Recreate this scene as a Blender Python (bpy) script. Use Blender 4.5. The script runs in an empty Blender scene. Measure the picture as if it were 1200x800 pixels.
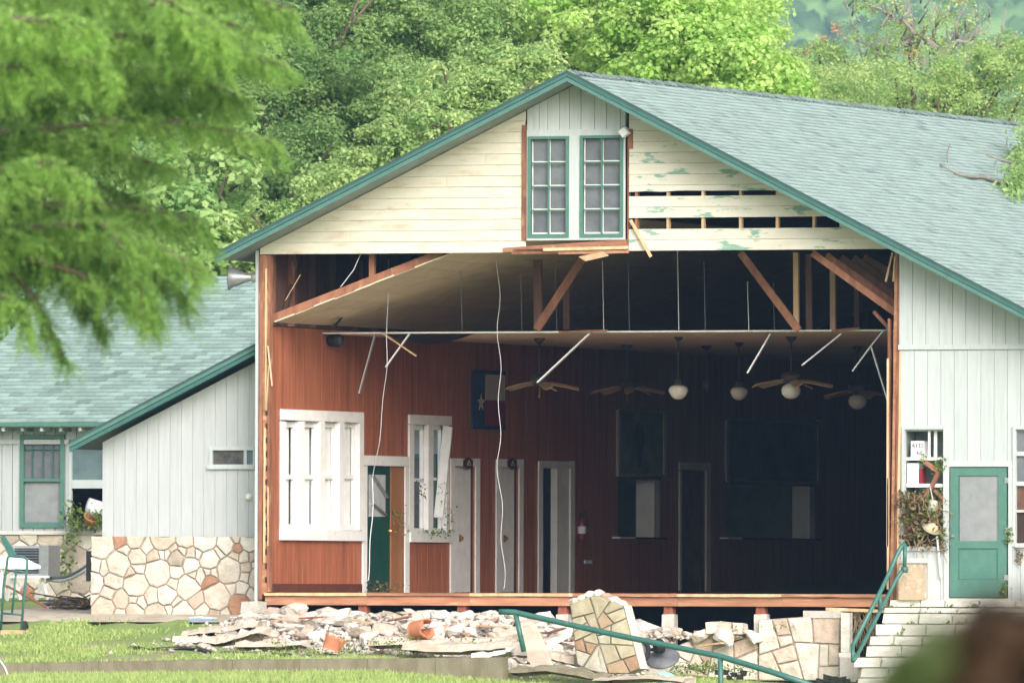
import bpy, math, random
import numpy as np
from mathutils import Vector, Matrix

R = math.radians
sc = bpy.context.scene
col = sc.collection

# ------------------------------------------------------------------ camera
# hall facade lies in the plane y = 0, floor at z = 0; the photographer stands 198 m away, a little to the right
FPX = 14500.0                      # focal length in pixels of a 1200 px wide frame (a 435 mm lens)
THETA = math.atan(5450.0 / FPX)
DIST = FPX / 73.0
EYE = 0.06
CAM = Vector((DIST * math.sin(THETA), -DIST * math.cos(THETA), EYE))
_pit = math.atan(290.0 / FPX)
_h = Vector((-math.sin(THETA), math.cos(THETA), 0))
FWD = (_h * math.cos(_pit) + Vector((0, 0, 1)) * math.sin(_pit)).normalized()
RGT = Vector((math.cos(THETA), math.sin(THETA), 0))
UPV = RGT.cross(FWD).normalized()
_roll = 0.0028
RGT, UPV = (RGT * math.cos(_roll) + UPV * math.sin(_roll)), (UPV * math.cos(_roll) - RGT * math.sin(_roll))
cd = bpy.data.cameras.new('camera')
cam = bpy.data.objects.new('camera', cd)
col.objects.link(cam)
cd.sensor_width = 36.0
cd.lens = FPX / 1200.0 * 36.0
cd.clip_start = 0.5
cd.clip_end = 5000
cd.dof.use_dof = True
cd.dof.focus_distance = DIST + 1.0
cd.dof.aperture_fstop = 5.8
cam.matrix_world = Matrix(((RGT.x, UPV.x, -FWD.x, CAM.x), (RGT.y, UPV.y, -FWD.y, CAM.y), (RGT.z, UPV.z, -FWD.z, CAM.z), (0, 0, 0, 1)))
sc.camera = cam

# ------------------------------------------------------------------ light: bright overcast day
SUN_EL, SUN_AZ = R(31), R(141)     # azimuth measured from +y, clockwise
w = bpy.data.worlds.new('World'); sc.world = w; w.use_nodes = True
nt = w.node_tree; nt.nodes.clear()
sky = nt.nodes.new('ShaderNodeTexSky'); sky.sky_type = 'NISHITA'; sky.sun_disc = False
sky.sun_elevation = SUN_EL; sky.sun_rotation = SUN_AZ; sky.dust_density = 4.0; sky.air_density = 1.0
hs = nt.nodes.new('ShaderNodeHueSaturation'); hs.inputs['Saturation'].default_value = 0.38
bg = nt.nodes.new('ShaderNodeBackground'); bg.inputs[1].default_value = 0.15
wo = nt.nodes.new('ShaderNodeOutputWorld')
nt.links.new(sky.outputs[0], hs.inputs['Color']); nt.links.new(hs.outputs[0], bg.inputs[0]); nt.links.new(bg.outputs[0], wo.inputs[0])
sd = bpy.data.lights.new('sun', 'SUN'); sd.energy = 1.5; sd.angle = R(42); sd.color = (1.0, 0.96, 0.9)
sun = bpy.data.objects.new('sun', sd); col.objects.link(sun)
_sdir = Vector((math.sin(SUN_AZ) * math.cos(SUN_EL), math.cos(SUN_AZ) * math.cos(SUN_EL), math.sin(SUN_EL)))
sun.rotation_euler = (-_sdir).to_track_quat('-Z', 'Y').to_euler()
sun.location = (0, -20, 60)
vs = sc.view_settings
vs.view_transform = 'Standard'; vs.look = 'None'; vs.gamma = 1.0; vs.use_curve_mapping = False
vs.exposure = 0.92
sc.cycles.use_denoising = True
sc.cycles.max_bounces = 8
sc.cycles.volume_bounces = 0
sc.cycles.sample_clamp_indirect = 6.0

# ------------------------------------------------------------------ helpers
def ray(px, py):
    return (FWD * FPX + RGT * (px - 600.0) - UPV * (py - 400.0)).normalized()
def F(px, py, Y=0.0):              # point seen at a pixel on a plane parallel to the facade
    d = ray(px, py); return CAM + d * ((Y - CAM.y) / d.y)
def L(px, py, X):                  # point on a plane parallel to the side walls
    d = ray(px, py); return CAM + d * ((X - CAM.x) / d.x)
def T(px, py, t):                  # point at a distance from the camera
    return CAM + ray(px, py) * t
def V(*a): return Vector(a)

WL = {}                            # world origin of every object built
def tag(o, label=None, cat=None, group=None, kind=None):
    if label: o['label'] = label
    if cat: o['category'] = cat
    if group: o['group'] = group
    if kind: o['kind'] = kind
    return o
def root(name, loc, label, cat, group=None):
    o = bpy.data.objects.new(name, None); col.objects.link(o)
    o.empty_display_size = 0.2; o.location = loc; WL[o] = Vector(loc)
    return tag(o, label, cat, group)

def link(name, me, mt, parent=None, loc=None):
    o = bpy.data.objects.new(name, me); col.objects.link(o)
    if mt is not None and len(me.materials) == 0: me.materials.append(mt)
    if parent is not None:
        o.parent = parent; WL[o] = WL[parent].copy()
    else:
        o.location = loc or (0, 0, 0); WL[o] = Vector(loc or (0, 0, 0))
    return o

class MB:
    def __init__(s): s.v = []; s.f = []; s.t = []; s.tone = 1.0
    def add(s, vs_, fs):
        b = len(s.v); s.v += [tuple(p) for p in vs_]
        for q in fs: s.f.append([b + i for i in q]); s.t.append(s.tone)
        return s
    def hexa(s, p):
        return s.add(p, [(3, 2, 1, 0), (4, 5, 6, 7), (0, 1, 5, 4), (1, 2, 6, 5), (2, 3, 7, 6), (3, 0, 4, 7)])
    def box(s, x0, x1, y0, y1, z0, z1):
        if x0 > x1: x0, x1 = x1, x0
        if y0 > y1: y0, y1 = y1, y0
        if z0 > z1: z0, z1 = z1, z0
        return s.hexa([(x0, y0, z0), (x1, y0, z0), (x1, y1, z0), (x0, y1, z0), (x0, y0, z1), (x1, y0, z1), (x1, y1, z1), (x0, y1, z1)])
    def beam(s, a, b, wd, ht, up=(0, 0, 1)):   # box along a segment
        a, b = Vector(a), Vector(b); d = (b - a).normalized(); u = Vector(up)
        if abs(d.dot(u)) > .98: u = Vector((0, 1, 0))
        e = d.cross(u).normalized(); u = e.cross(d).normalized()
        e *= wd / 2; u *= ht / 2
        return s.hexa([a - e - u, a + e - u, b + e - u, b - e - u, a - e + u, a + e + u, b + e + u, b - e + u])
    def prism(s, pts, off):                    # polygon swept by a vector
        n = len(pts); o = Vector(off); p = [Vector(q) for q in pts]
        return s.add(p + [q + o for q in p], [tuple(range(n - 1, -1, -1)), tuple(range(n, 2 * n))] + [(i, (i + 1) % n, n + (i + 1) % n, n + i) for i in range(n)])
    def fprism(s, poly, y0, y1):               # x-z polygon given thickness in y
        a = sum(poly[i][0] * poly[(i + 1) % len(poly)][1] - poly[(i + 1) % len(poly)][0] * poly[i][1] for i in range(len(poly)))
        if a > 0: poly = poly[::-1]
        return s.prism([(x, y0, z) for x, z in poly], (0, y1 - y0, 0))
    def tube(s, pts, r, n=7, cap=True):
        pts = [Vector(p) for p in pts]; k = len(pts); rr = r if isinstance(r, (list, tuple)) else [r] * k
        vs_, fs = [], []; prev = None
        for i, p in enumerate(pts):
            d = (pts[min(i + 1, k - 1)] - pts[max(i - 1, 0)])
            d = d.normalized() if d.length > 1e-9 else Vector((0, 0, 1))
            if prev is None:
                u = Vector((0, 0, 1)) if abs(d.z) < .9 else Vector((1, 0, 0)); e = d.cross(u).normalized()
            else:
                e = (prev - d * prev.dot(d)).normalized()
            prev = e; g = d.cross(e)
            for j in range(n):
                a = 2 * math.pi * j / n
                vs_.append(p + (e * math.cos(a) + g * math.sin(a)) * rr[i])
        for i in range(k - 1):
            for j in range(n):
                fs.append((i * n + j, i * n + (j + 1) % n, (i + 1) * n + (j + 1) % n, (i + 1) * n + j))
        if cap: fs += [tuple(range(n - 1, -1, -1)), tuple(range((k - 1) * n, k * n))]
        return s.add(vs_, fs)
    def lathe(s, prof, c, axis=(0, 0, 1), n=20):   # profile of (radius, height)
        c = Vector(c); ax = Vector(axis).normalized()
        u = Vector((0, 0, 1)) if abs(ax.z) < .9 else Vector((1, 0, 0))
        e = ax.cross(u).normalized(); g = ax.cross(e)
        vs_, fs = [], []; k = len(prof)
        for r, h in prof:
            for j in range(n):
                a = 2 * math.pi * j / n
                vs_.append(c + ax * h + (e * math.cos(a) + g * math.sin(a)) * max(r, 1e-4))
        for i in range(k - 1):
            for j in range(n):
                fs.append((i * n + j, i * n + (j + 1) % n, (i + 1) * n + (j + 1) % n, (i + 1) * n + j))
        fs += [tuple(range(n - 1, -1, -1)), tuple(range((k - 1) * n, k * n))]
        return s.add(vs_, fs)
    def mesh(s, name, off):
        me = bpy.data.meshes.new(name); o = Vector(off)
        me.from_pydata([(x - o.x, y - o.y, z - o.z) for x, y, z in s.v], [], s.f)
        if any(t != 1.0 for t in s.t):
            a = me.attributes.new('tone', 'FLOAT', 'FACE'); a.data.foreach_set('value', s.t)
        me.validate(); me.update(); return me
    def build(s, name, mt, parent=None, smooth=False, kind=None):
        if parent is None:
            a = np.array(s.v); loc = Vector(((a[:, 0].min() + a[:, 0].max()) / 2, (a[:, 1].min() + a[:, 1].max()) / 2, a[:, 2].min()))
        else: loc = WL[parent]
        me = s.mesh(name, loc)
        if smooth: me.polygons.foreach_set('use_smooth', [True] * len(me.polygons))
        o = link(name, me, mt, parent, loc if parent is None else None)
        if kind: o['kind'] = kind
        return o

def boxpart(name, mt, parent, *b):
    m = MB(); m.box(*b); return m.build(name, mt, parent)

# ------------------------------------------------------------------ materials
MATS = {}
def mat(name, base, base2=None, scale=4.0, rough=.75, bump=0.0, bscale=40.0, stretch=(1, 1, 1), tone=False, rnd=0.0,
        spec=.3, metal=0.0, ramp=None, lo=.35, hi=.65, stain=None, stain_scale=2.0, stain_at=(.55, .75), detail=5.0):
    """noise between two colours, optional per-object / per-face variation, stains and fine relief"""
    if name in MATS: return MATS[name]
    m = bpy.data.materials.new(name); MATS[name] = m; m.use_nodes = True
    nt = m.node_tree; N = nt.nodes; K = nt.links; N.clear()
    out = N.new('ShaderNodeOutputMaterial'); bs = N.new('ShaderNodeBsdfPrincipled')
    bs.inputs['Roughness'].default_value = rough; bs.inputs['Specular IOR Level'].default_value = spec; bs.inputs['Metallic'].default_value = metal
    K.new(bs.outputs[0], out.inputs[0])
    tc = N.new('ShaderNodeTexCoord'); mp = N.new('ShaderNodeMapping'); mp.inputs['Scale'].default_value = stretch
    oi = N.new('ShaderNodeObjectInfo')
    K.new(tc.outputs['Object'], mp.inputs[0])
    vm = N.new('ShaderNodeVectorMath'); vm.operation = 'MULTIPLY_ADD'
    vm.inputs[1].default_value = (1, 1, 1); K.new(mp.outputs[0], vm.inputs[0])
    cb = N.new('ShaderNodeCombineXYZ')
    mm = N.new('ShaderNodeMath'); mm.operation = 'MULTIPLY'; mm.inputs[1].default_value = 37.0 if rnd or ramp else 0.0
    K.new(oi.outputs['Random'], mm.inputs[0]); K.new(mm.outputs[0], cb.inputs[0]); K.new(mm.outputs[0], cb.inputs[2]); K.new(cb.outputs[0], vm.inputs[2])
    nz = N.new('ShaderNodeTexNoise'); nz.inputs['Scale'].default_value = scale; nz.inputs['Detail'].default_value = detail; nz.inputs['Roughness'].default_value = .6
    K.new(vm.outputs[0], nz.inputs['Vector'])
    mr = N.new('ShaderNodeMapRange'); mr.inputs[1].default_value = lo; mr.inputs[2].default_value = hi; K.new(nz.outputs['Fac'], mr.inputs[0])
    mx = N.new('ShaderNodeMix'); mx.data_type = 'RGBA'; K.new(mr.outputs[0], mx.inputs[0])
    b2 = base2 or tuple(c * .82 for c in base)
    mx.inputs[6].default_value = (*base, 1); mx.inputs[7].default_value = (*b2, 1)
    c = mx.outputs[2]
    if ramp:
        rp = N.new('ShaderNodeValToRGB'); rp.color_ramp.interpolation = 'CONSTANT'
        el = rp.color_ramp.elements
        while len(el) > 1: el.remove(el[-1])
        el[0].position = 0; el[0].color = (*ramp[0][1], 1)
        for p, cc in ramp[1:]:
            e = el.new(p); e.color = (*cc, 1)
        K.new(oi.outputs['Random'], rp.inputs[0])
        ml = N.new('ShaderNodeMix'); ml.data_type = 'RGBA'; ml.blend_type = 'MULTIPLY'; ml.inputs[0].default_value = 1
        K.new(rp.outputs[0], ml.inputs[6]); K.new(c, ml.inputs[7]); c = ml.outputs[2]
    if stain:
        n2 = N.new('ShaderNodeTexNoise'); n2.inputs['Scale'].default_value = stain_scale; n2.inputs['Detail'].default_value = 6; n2.inputs['Roughness'].default_value = .65
        K.new(vm.outputs[0], n2.inputs['Vector'])
        m2 = N.new('ShaderNodeMapRange'); m2.inputs[1].default_value = stain_at[0]; m2.inputs[2].default_value = stain_at[1]; K.new(n2.outputs['Fac'], m2.inputs[0])
        ms = N.new('ShaderNodeMix'); ms.data_type = 'RGBA'; ms.inputs[7].default_value = (*stain, 1)
        K.new(m2.outputs[0], ms.inputs[0]); K.new(c, ms.inputs[6]); c = ms.outputs[2]
    if tone or rnd:
        hv = N.new('ShaderNodeHueSaturation'); K.new(c, hv.inputs['Color']); c = hv.outputs[0]
        val = None
        if tone:
            at = N.new('ShaderNodeAttribute'); at.attribute_name = 'tone'; val = at.outputs['Fac']
        if rnd:
            r2 = N.new('ShaderNodeMapRange'); r2.inputs[3].default_value = 1 - rnd; r2.inputs[4].default_value = 1 + rnd * .6; K.new(oi.outputs['Random'], r2.inputs[0])
            if val is None: val = r2.outputs[0]
            else:
                mu = N.new('ShaderNodeMath'); mu.operation = 'MULTIPLY'; K.new(val, mu.inputs[0]); K.new(r2.outputs[0], mu.inputs[1]); val = mu.outputs[0]
        K.new(val, hv.inputs['Value'])
    K.new(c, bs.inputs['Base Color'])
    if bump:
        nb = N.new('ShaderNodeTexNoise'); nb.inputs['Scale'].default_value = bscale; nb.inputs['Detail'].default_value = 6; K.new(vm.outputs[0], nb.inputs['Vector'])
        bp = N.new('ShaderNodeBump'); bp.inputs['Strength'].default_value = 1; bp.inputs['Distance'].default_value = bump
        K.new(nb.outputs['Fac'], bp.inputs['Height']); K.new(bp.outputs[0], bs.inputs['Normal'])
    return m

def leafmat(name, dark, light, trans=.35, rough=.55):
    if name in MATS: return MATS[name]
    m = bpy.data.materials.new(name); MATS[name] = m; m.use_nodes = True
    nt = m.node_tree; N = nt.nodes; K = nt.links; N.clear()
    out = N.new('ShaderNodeOutputMaterial'); bs = N.new('ShaderNodeBsdfPrincipled'); tr = N.new('ShaderNodeBsdfTranslucent'); sh = N.new('ShaderNodeMixShader')
    at = N.new('ShaderNodeAttribute'); at.attribute_name = 'tone'
    mx = N.new('ShaderNodeMix'); mx.data_type = 'RGBA'; mx.inputs[6].default_value = (*dark, 1); mx.inputs[7].default_value = (*light, 1)
    K.new(at.outputs['Fac'], mx.inputs[0])
    K.new(mx.outputs[2], bs.inputs['Base Color']); bs.inputs['Roughness'].default_value = rough; bs.inputs['Specular IOR Level'].default_value = .25
    hv = N.new('ShaderNodeHueSaturation'); hv.inputs['Value'].default_value = 1.3; hv.inputs['Hue'].default_value = .49; K.new(mx.outputs[2], hv.inputs['Color'])
    K.new(hv.outputs[0], tr.inputs[0]); sh.inputs[0].default_value = trans
    K.new(bs.outputs[0], sh.inputs[1]); K.new(tr.outputs[0], sh.inputs[2]); K.new(sh.outputs[0], out.inputs[0])
    return m

def glassmat(name, base, rough=.12, spec=.6):
    return mat(name, base, tuple(c * .7 for c in base), scale=3.0, rough=rough, spec=spec, rnd=.2)

white = mat('white_paint', (.49, .525, .52), (.435, .47, .465), scale=3, stretch=(6, 6, .5), rough=.6, rnd=.04, stain=(.36, .35, .30), stain_scale=1.6, stain_at=(.58, .88))
white_in = mat('white_trim_paint', (.86, .85, .83), (.76, .75, .72), scale=4, rough=.55, stain=(.45, .38, .3), stain_scale=4, stain_at=(.68, .85))
white_a = mat('grey_white_paint', (.47, .49, .495), (.42, .44, .445), scale=3, stretch=(6, 6, .5), rough=.6, rnd=.03, stain=(.36, .36, .34), stain_scale=2, stain_at=(.62, .85))
teal = mat('green_paint', (.05, .15, .13), (.04, .12, .105), scale=6, rough=.45, rnd=.05, spec=.4, stain=(.2, .26, .2), stain_scale=9, stain_at=(.66, .8))
teal_lt = mat('pale_green_paint', (.085, .20, .16), (.07, .17, .135), scale=6, rough=.45, spec=.4, stain=(.16, .26, .22), stain_scale=6, stain_at=(.6, .8))
darkgreen = mat('dark_green_paint', (.012, .07, .05), (.01, .055, .04), scale=6, rough=.4)
soffit = mat('soffit_paint', (.28, .33, .31), (.22, .27, .25), scale=4, rough=.7)
siding = mat('bare_primed_board', (.66, .62, .52), (.60, .55, .44), scale=2.2, stretch=(.8, 1, 3), rough=.75, rnd=.05, stain=(.50, .33, .20), stain_scale=2.2, stain_at=(.55, .80), bump=.003, bscale=25)
wood = mat('raw_red_wood', (.33, .145, .085), (.20, .085, .05), scale=7, stretch=(1, 1, .25), rough=.8, rnd=.22, bump=.006, bscale=30, stain=(.6, .38, .22), stain_scale=5, stain_at=(.6, .75))
wood_h = mat('raw_orange_beam_wood', (.47, .235, .135), (.31, .14, .08), scale=6, stretch=(.2, 1, 1.5), rough=.8, rnd=.15, bump=.008, bscale=24, stain=(.66, .42, .24), stain_scale=4, stain_at=(.58, .74))
lath = mat('splintered_pale_wood', (.68, .48, .30), (.52, .33, .18), scale=8, stretch=(1, 1, .2), rough=.85, rnd=.2)
panelwood = mat('red_brown_panelling', (.42, .15, .078), (.31, .10, .05), scale=3, stretch=(1, 5, .35), rough=.48, spec=.35, tone=True, stain=(.15, .05, .03), stain_scale=.9, stain_at=(.50, .85))
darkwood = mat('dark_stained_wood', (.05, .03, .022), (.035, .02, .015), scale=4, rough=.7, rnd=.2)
oldwood = mat('brown_old_wood', (.16, .085, .06), (.11, .055, .04), scale=5, stretch=(1, 1, .4), rough=.8, rnd=.25)
creamceil = mat('cream_ceiling_board', (.80, .70, .54), (.70, .60, .45), scale=3, rough=.75, rnd=.05, stain=(.36, .26, .16), stain_scale=1.6, stain_at=(.62, .85))
bounceceil = mat('bounce_tinted_ceiling_plank', (.78, .63, .50), (.68, .54, .42), scale=3, stretch=(.5, 4, 1), rough=.7, tone=True)  # tan stands in for warm light bounced up from the wood floor
flag_ramp = [(0, (.60, .55, .47)), (.18, (.68, .64, .57)), (.34, (.56, .49, .40)), (.46, (.66, .60, .52)), (.58, (.57, .45, .36)), (.68, (.67, .62, .55)), (.80, (.46, .40, .34)), (.86, (.60, .50, .42)), (.92, (.42, .22, .14)), (.96, (.62, .55, .46))]
flag = mat('flagstone', (1, 1, 1), (.80, .76, .72), scale=5, rough=.85, bump=.03, bscale=7, ramp=flag_ramp, stain=(.42, .32, .24), stain_scale=4, stain_at=(.55, .8))
oflag_ramp = [(0, (.37, .33, .22)), (.3, (.42, .38, .26)), (.5, (.37, .27, .17)), (.62, (.40, .35, .24)), (.8, (.33, .21, .13)), (.9, (.42, .40, .32))]
oflag = mat('ochre_flagstone', (1, 1, 1), (.78, .75, .70), scale=6, rough=.85, bump=.015, bscale=10, ramp=oflag_ramp)
mortar = mat('mortar', (.40, .34, .27), (.28, .23, .18), scale=12, rough=.95, bump=.01, bscale=60)
lime_ramp = [(0, (.69, .64, .57)), (.25, (.60, .53, .46)), (.45, (.72, .69, .64)), (.65, (.54, .45, .37)), (.8, (.67, .61, .54)), (.93, (.46, .32, .24))]
lime = mat('broken_limestone', (1, 1, 1), (.82, .78, .74), scale=5, rough=.9, bump=.03, bscale=8, ramp=lime_ramp)
step_m = mat('step_stone', (.70, .68, .62), (.58, .55, .47), scale=4, stretch=(1, 1, 3), rough=.9, rnd=.12, bump=.012, bscale=14, stain=(.36, .38, .26), stain_scale=5, stain_at=(.6, .8))
concrete = mat('weathered_concrete', (.25, .22, .155), (.18, .155, .10), scale=5, stretch=(1, 1, .4), rough=.92, bump=.008, bscale=30, stain=(.25, .25, .15), stain_scale=6, stain_at=(.6, .8))
conc_lt = mat('pale_concrete', (.58, .54, .48), (.46, .42, .37), scale=8, rough=.92, bump=.008, bscale=30, rnd=.1)
rust = mat('rusty_red_block', (.30, .10, .06), (.18, .06, .04), scale=10, rough=.9, bump=.01, bscale=20)
terra = mat('terracotta', (.50, .20, .10), (.40, .15, .08), scale=5, rough=.8, bump=.004)
shingle = mat('green_grey_shingle', (.305, .39, .368), (.265, .345, .32), scale=20, rough=.9, tone=True, spec=.15, stain=(.23, .30, .28), stain_scale=.45, stain_at=(.55, 1.0))
shingle_b = mat('green_mottled_shingle', (.25, .335, .31), (.21, .30, .27), scale=20, rough=.9, tone=True, spec=.15)
roofdark = mat('roof_edge_dark', (.05, .09, .085), rough=.8)
pane = glassmat('dusty_window_pane', (.17, .18, .195), .22, .5)
pane_teal = glassmat('blue_grey_window_pane', (.16, .24, .25), .15, .6)
screen_m = mat('grey_insect_screen', (.27, .28, .285), (.22, .23, .235), scale=5, rough=.8, stain=(.2, .19, .18), stain_scale=3, stain_at=(.6, .8))
black = mat('black_plastic', (.02, .021, .024), (.015, .015, .017), rough=.5)
steel = mat('grey_metal', (.42, .43, .44), (.34, .35, .36), scale=10, rough=.4, metal=.6)
wire_w = mat('pale_wire', (.62, .62, .64), rough=.6)
wire_d = mat('dull_wire', (.16, .17, .2), rough=.6)
tee = mat('white_metal_strip', (.85, .84, .83), rough=.4, spec=.4)
brass = mat('brass', (.55, .36, .12), rough=.3, metal=.8)
milk = mat('milk_glass', (.92, .89, .84), (.88, .84, .78), scale=3, rough=.25, spec=.5)
fanblade = mat('fan_blade_wood', (.50, .36, .22), (.40, .28, .17), scale=5, rough=.5, rnd=.1)
fanmetal = mat('fan_dark_metal', (.06, .05, .05), rough=.45, spec=.4)
bark = mat('bark', (.13, .10, .075), (.08, .06, .045), scale=6, stretch=(1, 1, .3), rough=.95, bump=.03, bscale=12)
bark_pale = mat('pale_bark', (.30, .27, .24), (.18, .16, .14), scale=6, rough=.95)
drift = mat('driftwood', (.60, .51, .42), (.44, .36, .28), scale=5, stretch=(.25, 1, 1), rough=.95, bump=.02, bscale=12, rnd=.12)
paper = mat('white_card', (.82, .82, .82), (.76, .76, .76), rough=.6)
blue = mat('blue_tarp', (.03, .11, .42), rough=.5)
navy_m = mat('flag_blue', (.02, .045, .13), rough=.6)
red_m = mat('flag_red', (.26, .03, .055), rough=.6)
whiteflag = mat('flag_white', (.60, .56, .53), rough=.6)
darkred = mat('dark_red_enamel', (.10, .018, .02), rough=.4)
deadleaf = leafmat('dead_leaf', (.10, .06, .03), (.26, .19, .09), .2)
weedleaf = leafmat('weed_leaf', (.07, .12, .025), (.24, .32, .08), .3)
redfire = mat('extinguisher_red', (.26, .02, .03), rough=.3, spec=.5)
pipe_g = mat('green_pipe_paint', (.045, .145, .12), (.035, .12, .10), scale=8, rough=.4, spec=.45, stain=(.18, .24, .2), stain_scale=8, stain_at=(.62, .8))
rubber = mat('rubber', (.025, .027, .03), (.018, .018, .02), rough=.7)
peel = mat('peeling_painted_board', (.66, .63, .535), (.60, .555, .46), scale=2.2, stretch=(.8, 1, 3), rough=.75, rnd=.05, stain=(.22, .36, .28), stain_scale=1.5, stain_at=(.56, .60), bump=.003, bscale=25)

# ------------------------------------------------------------------ polygons
def clip(poly, a, b, c):           # keep a*x + b*y <= c
    out = []
    n = len(poly)
    for i in range(n):
        p, q = poly[i], poly[(i + 1) % n]
        dp, dq = a * p[0] + b * p[1] - c, a * q[0] + b * q[1] - c
        if dp <= 0: out.append(p)
        if (dp < 0 < dq) or (dq < 0 < dp):
            t = dp / (dp - dq); out.append((p[0] + (q[0] - p[0]) * t, p[1] + (q[1] - p[1]) * t))
    return out
def area(p): return abs(sum(p[i][0] * p[(i + 1) % len(p)][1] - p[(i + 1) % len(p)][0] * p[i][1] for i in range(len(p)))) / 2
def chop(poly, f, rng):            # knock the corners off
    out = []; n = len(poly)
    for i in range(n):
        p, q, r_ = poly[i - 1], poly[i], poly[(i + 1) % n]
        k1, k2 = f * rng.uniform(.4, 1.3), f * rng.uniform(.4, 1.3)
        out.append((q[0] + (p[0] - q[0]) * k1, q[1] + (p[1] - q[1]) * k1))
        out.append((q[0] + (r_[0] - q[0]) * k2, q[1] + (r_[1] - q[1]) * k2))
    return out
def flagstones(outline, size, gap, seed):      # irregular stones: big ones first, small ones filling in (power diagram)
    rng = random.Random(seed)
    xs = [p[0] for p in outline]; ys = [p[1] for p in outline]; S = []
    for lo, hi, tries in ((.62, .80, 60), (.42, .60, 260), (.26, .38, 500), (.15, .22, 500)):
        for _ in range(tries):
            r_ = rng.uniform(lo, hi) * size; p = (rng.uniform(min(xs), max(xs)), rng.uniform(min(ys), max(ys)))
            if all(math.hypot((p[0] - q[0]) * .9, p[1] - q[1]) > (r_ + q[2]) * .93 for q in S): S.append((p[0], p[1], r_))
    out = []
    for i, p in enumerate(S):
        q = list(outline)
        for j, o in enumerate(S):
            if i == j: continue
            dx, dy = o[0] - p[0], o[1] - p[1]; l = math.hypot(dx, dy); dx /= l; dy /= l
            a = (l * l + p[2] ** 2 - o[2] ** 2) / (2 * l)
            q = clip(q, dx, dy, dx * p[0] + dy * p[1] + a - gap / 2 * rng.uniform(.8, 1.2))
            if len(q) < 3: break
        if len(q) < 3 or area(q) < .02 * size * size: continue
        s2 = sum(q[k][0] * q[(k + 1) % len(q)][1] - q[(k + 1) % len(q)][0] * q[k][1] for k in range(len(q)))
        q = chop(q, .035, rng); w_ = []
        for k in range(len(q)):
            (x0, y0), (x1, y1) = q[k], q[(k + 1) % len(q)]; l = math.hypot(x1 - x0, y1 - y0); w_.append((x0, y0))
            if l > .3 * size: d_ = rng.uniform(-.05, .02) * l * (1 if s2 > 0 else -1); w_.append(((x0 + x1) / 2 + (y1 - y0) / l * d_, (y0 + y1) / 2 - (x1 - x0) / l * d_))
        out.append(w_)
    return out
def shards(outline, size, gap, seed):          # angular slabs: the outline is split again and again
    rng = random.Random(seed); res = []; todo = [list(outline)]
    while todo:
        p = todo.pop(); A = area(p)
        if A < (size * size) * rng.choice([.5, .9, 1.3, 1.8]) or len(p) < 3:
            if A > .05 * size * size: res.append(p)
            continue
        n = len(p); cx = sum(q[0] for q in p) / n; cy = sum(q[1] for q in p) / n
        sxx = sum((q[0] - cx) ** 2 for q in p); syy = sum((q[1] - cy) ** 2 for q in p); sxy = sum((q[0] - cx) * (q[1] - cy) for q in p)
        ang = .5 * math.atan2(2 * sxy, sxx - syy); best = None
        for _ in range(9):
            an = ang + rng.gauss(0, .4); a, b = math.cos(an), math.sin(an); c = a * cx + b * cy + rng.gauss(0, .13) * math.sqrt(A)
            pr = [clip(p, a, b, c), clip(p, -a, -b, -c)]
            if min(len(pr[0]), len(pr[1])) < 3: continue
            k = min(area(q) / sum(math.dist(q[i], q[i - 1]) for i in range(len(q))) ** 2 for q in pr) * rng.uniform(.8, 1.1)
            if best is None or k > best[0]: best = (k, pr)
        if best is None: res.append(p)
        else: todo += best[1]
    out = []
    for p in res:
        n = len(p); s2 = sum(p[i][0] * p[(i + 1) % n][1] - p[(i + 1) % n][0] * p[i][1] for i in range(n)); q = list(p)
        for i in range(n):
            (x0, y0), (x1, y1) = p[i], p[(i + 1) % n]; l = math.hypot(x1 - x0, y1 - y0)
            if l < 1e-6: continue
            nx_, ny_ = (y1 - y0) / l, -(x1 - x0) / l
            if s2 < 0: nx_, ny_ = -nx_, -ny_
            q = clip(q, nx_, ny_, nx_ * x0 + ny_ * y0 - gap / 2 * rng.uniform(.7, 1.3))
            if len(q) < 3: break
        if len(q) >= 3 and area(q) > .02 * size * size: out.append(chop(q, .05, rng))
    return out
def stone(name, poly, place, depth, mt, parent, rng, tilt=1.0):   # place(u, v, w) -> world; w is out of the wall
    cx = sum(p[0] for p in poly) / len(poly); cy = sum(p[1] for p in poly) / len(poly); n = len(poly)
    d = depth * rng.uniform(.6, 1.4); tx, ty = rng.uniform(-.05, .05) * tilt, rng.uniform(-.05, .05) * tilt
    v = [place(u, w_, 0) for u, w_ in poly]
    for k, hh in ((1.0, .55), (.97, .92), (.86, 1.05), (.45, 1.1 + rng.uniform(-.15, .2))):      # rounded, bulging face
        v += [place(cx + (u - cx) * k, cy + (w_ - cy) * k, d * (hh + rng.uniform(-.12, .12)) + (tx * (u - cx) + ty * (w_ - cy)) * (hh > .5)) for u, w_ in poly]
    fs = [tuple(range(4 * n, 5 * n))]
    for r_ in range(4): fs += [(r_ * n + i, r_ * n + (i + 1) % n, (r_ + 1) * n + (i + 1) % n, (r_ + 1) * n + i) for i in range(n)]
    m = MB(); m.add(v, fs); return m.build(name, mt, parent)

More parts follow.
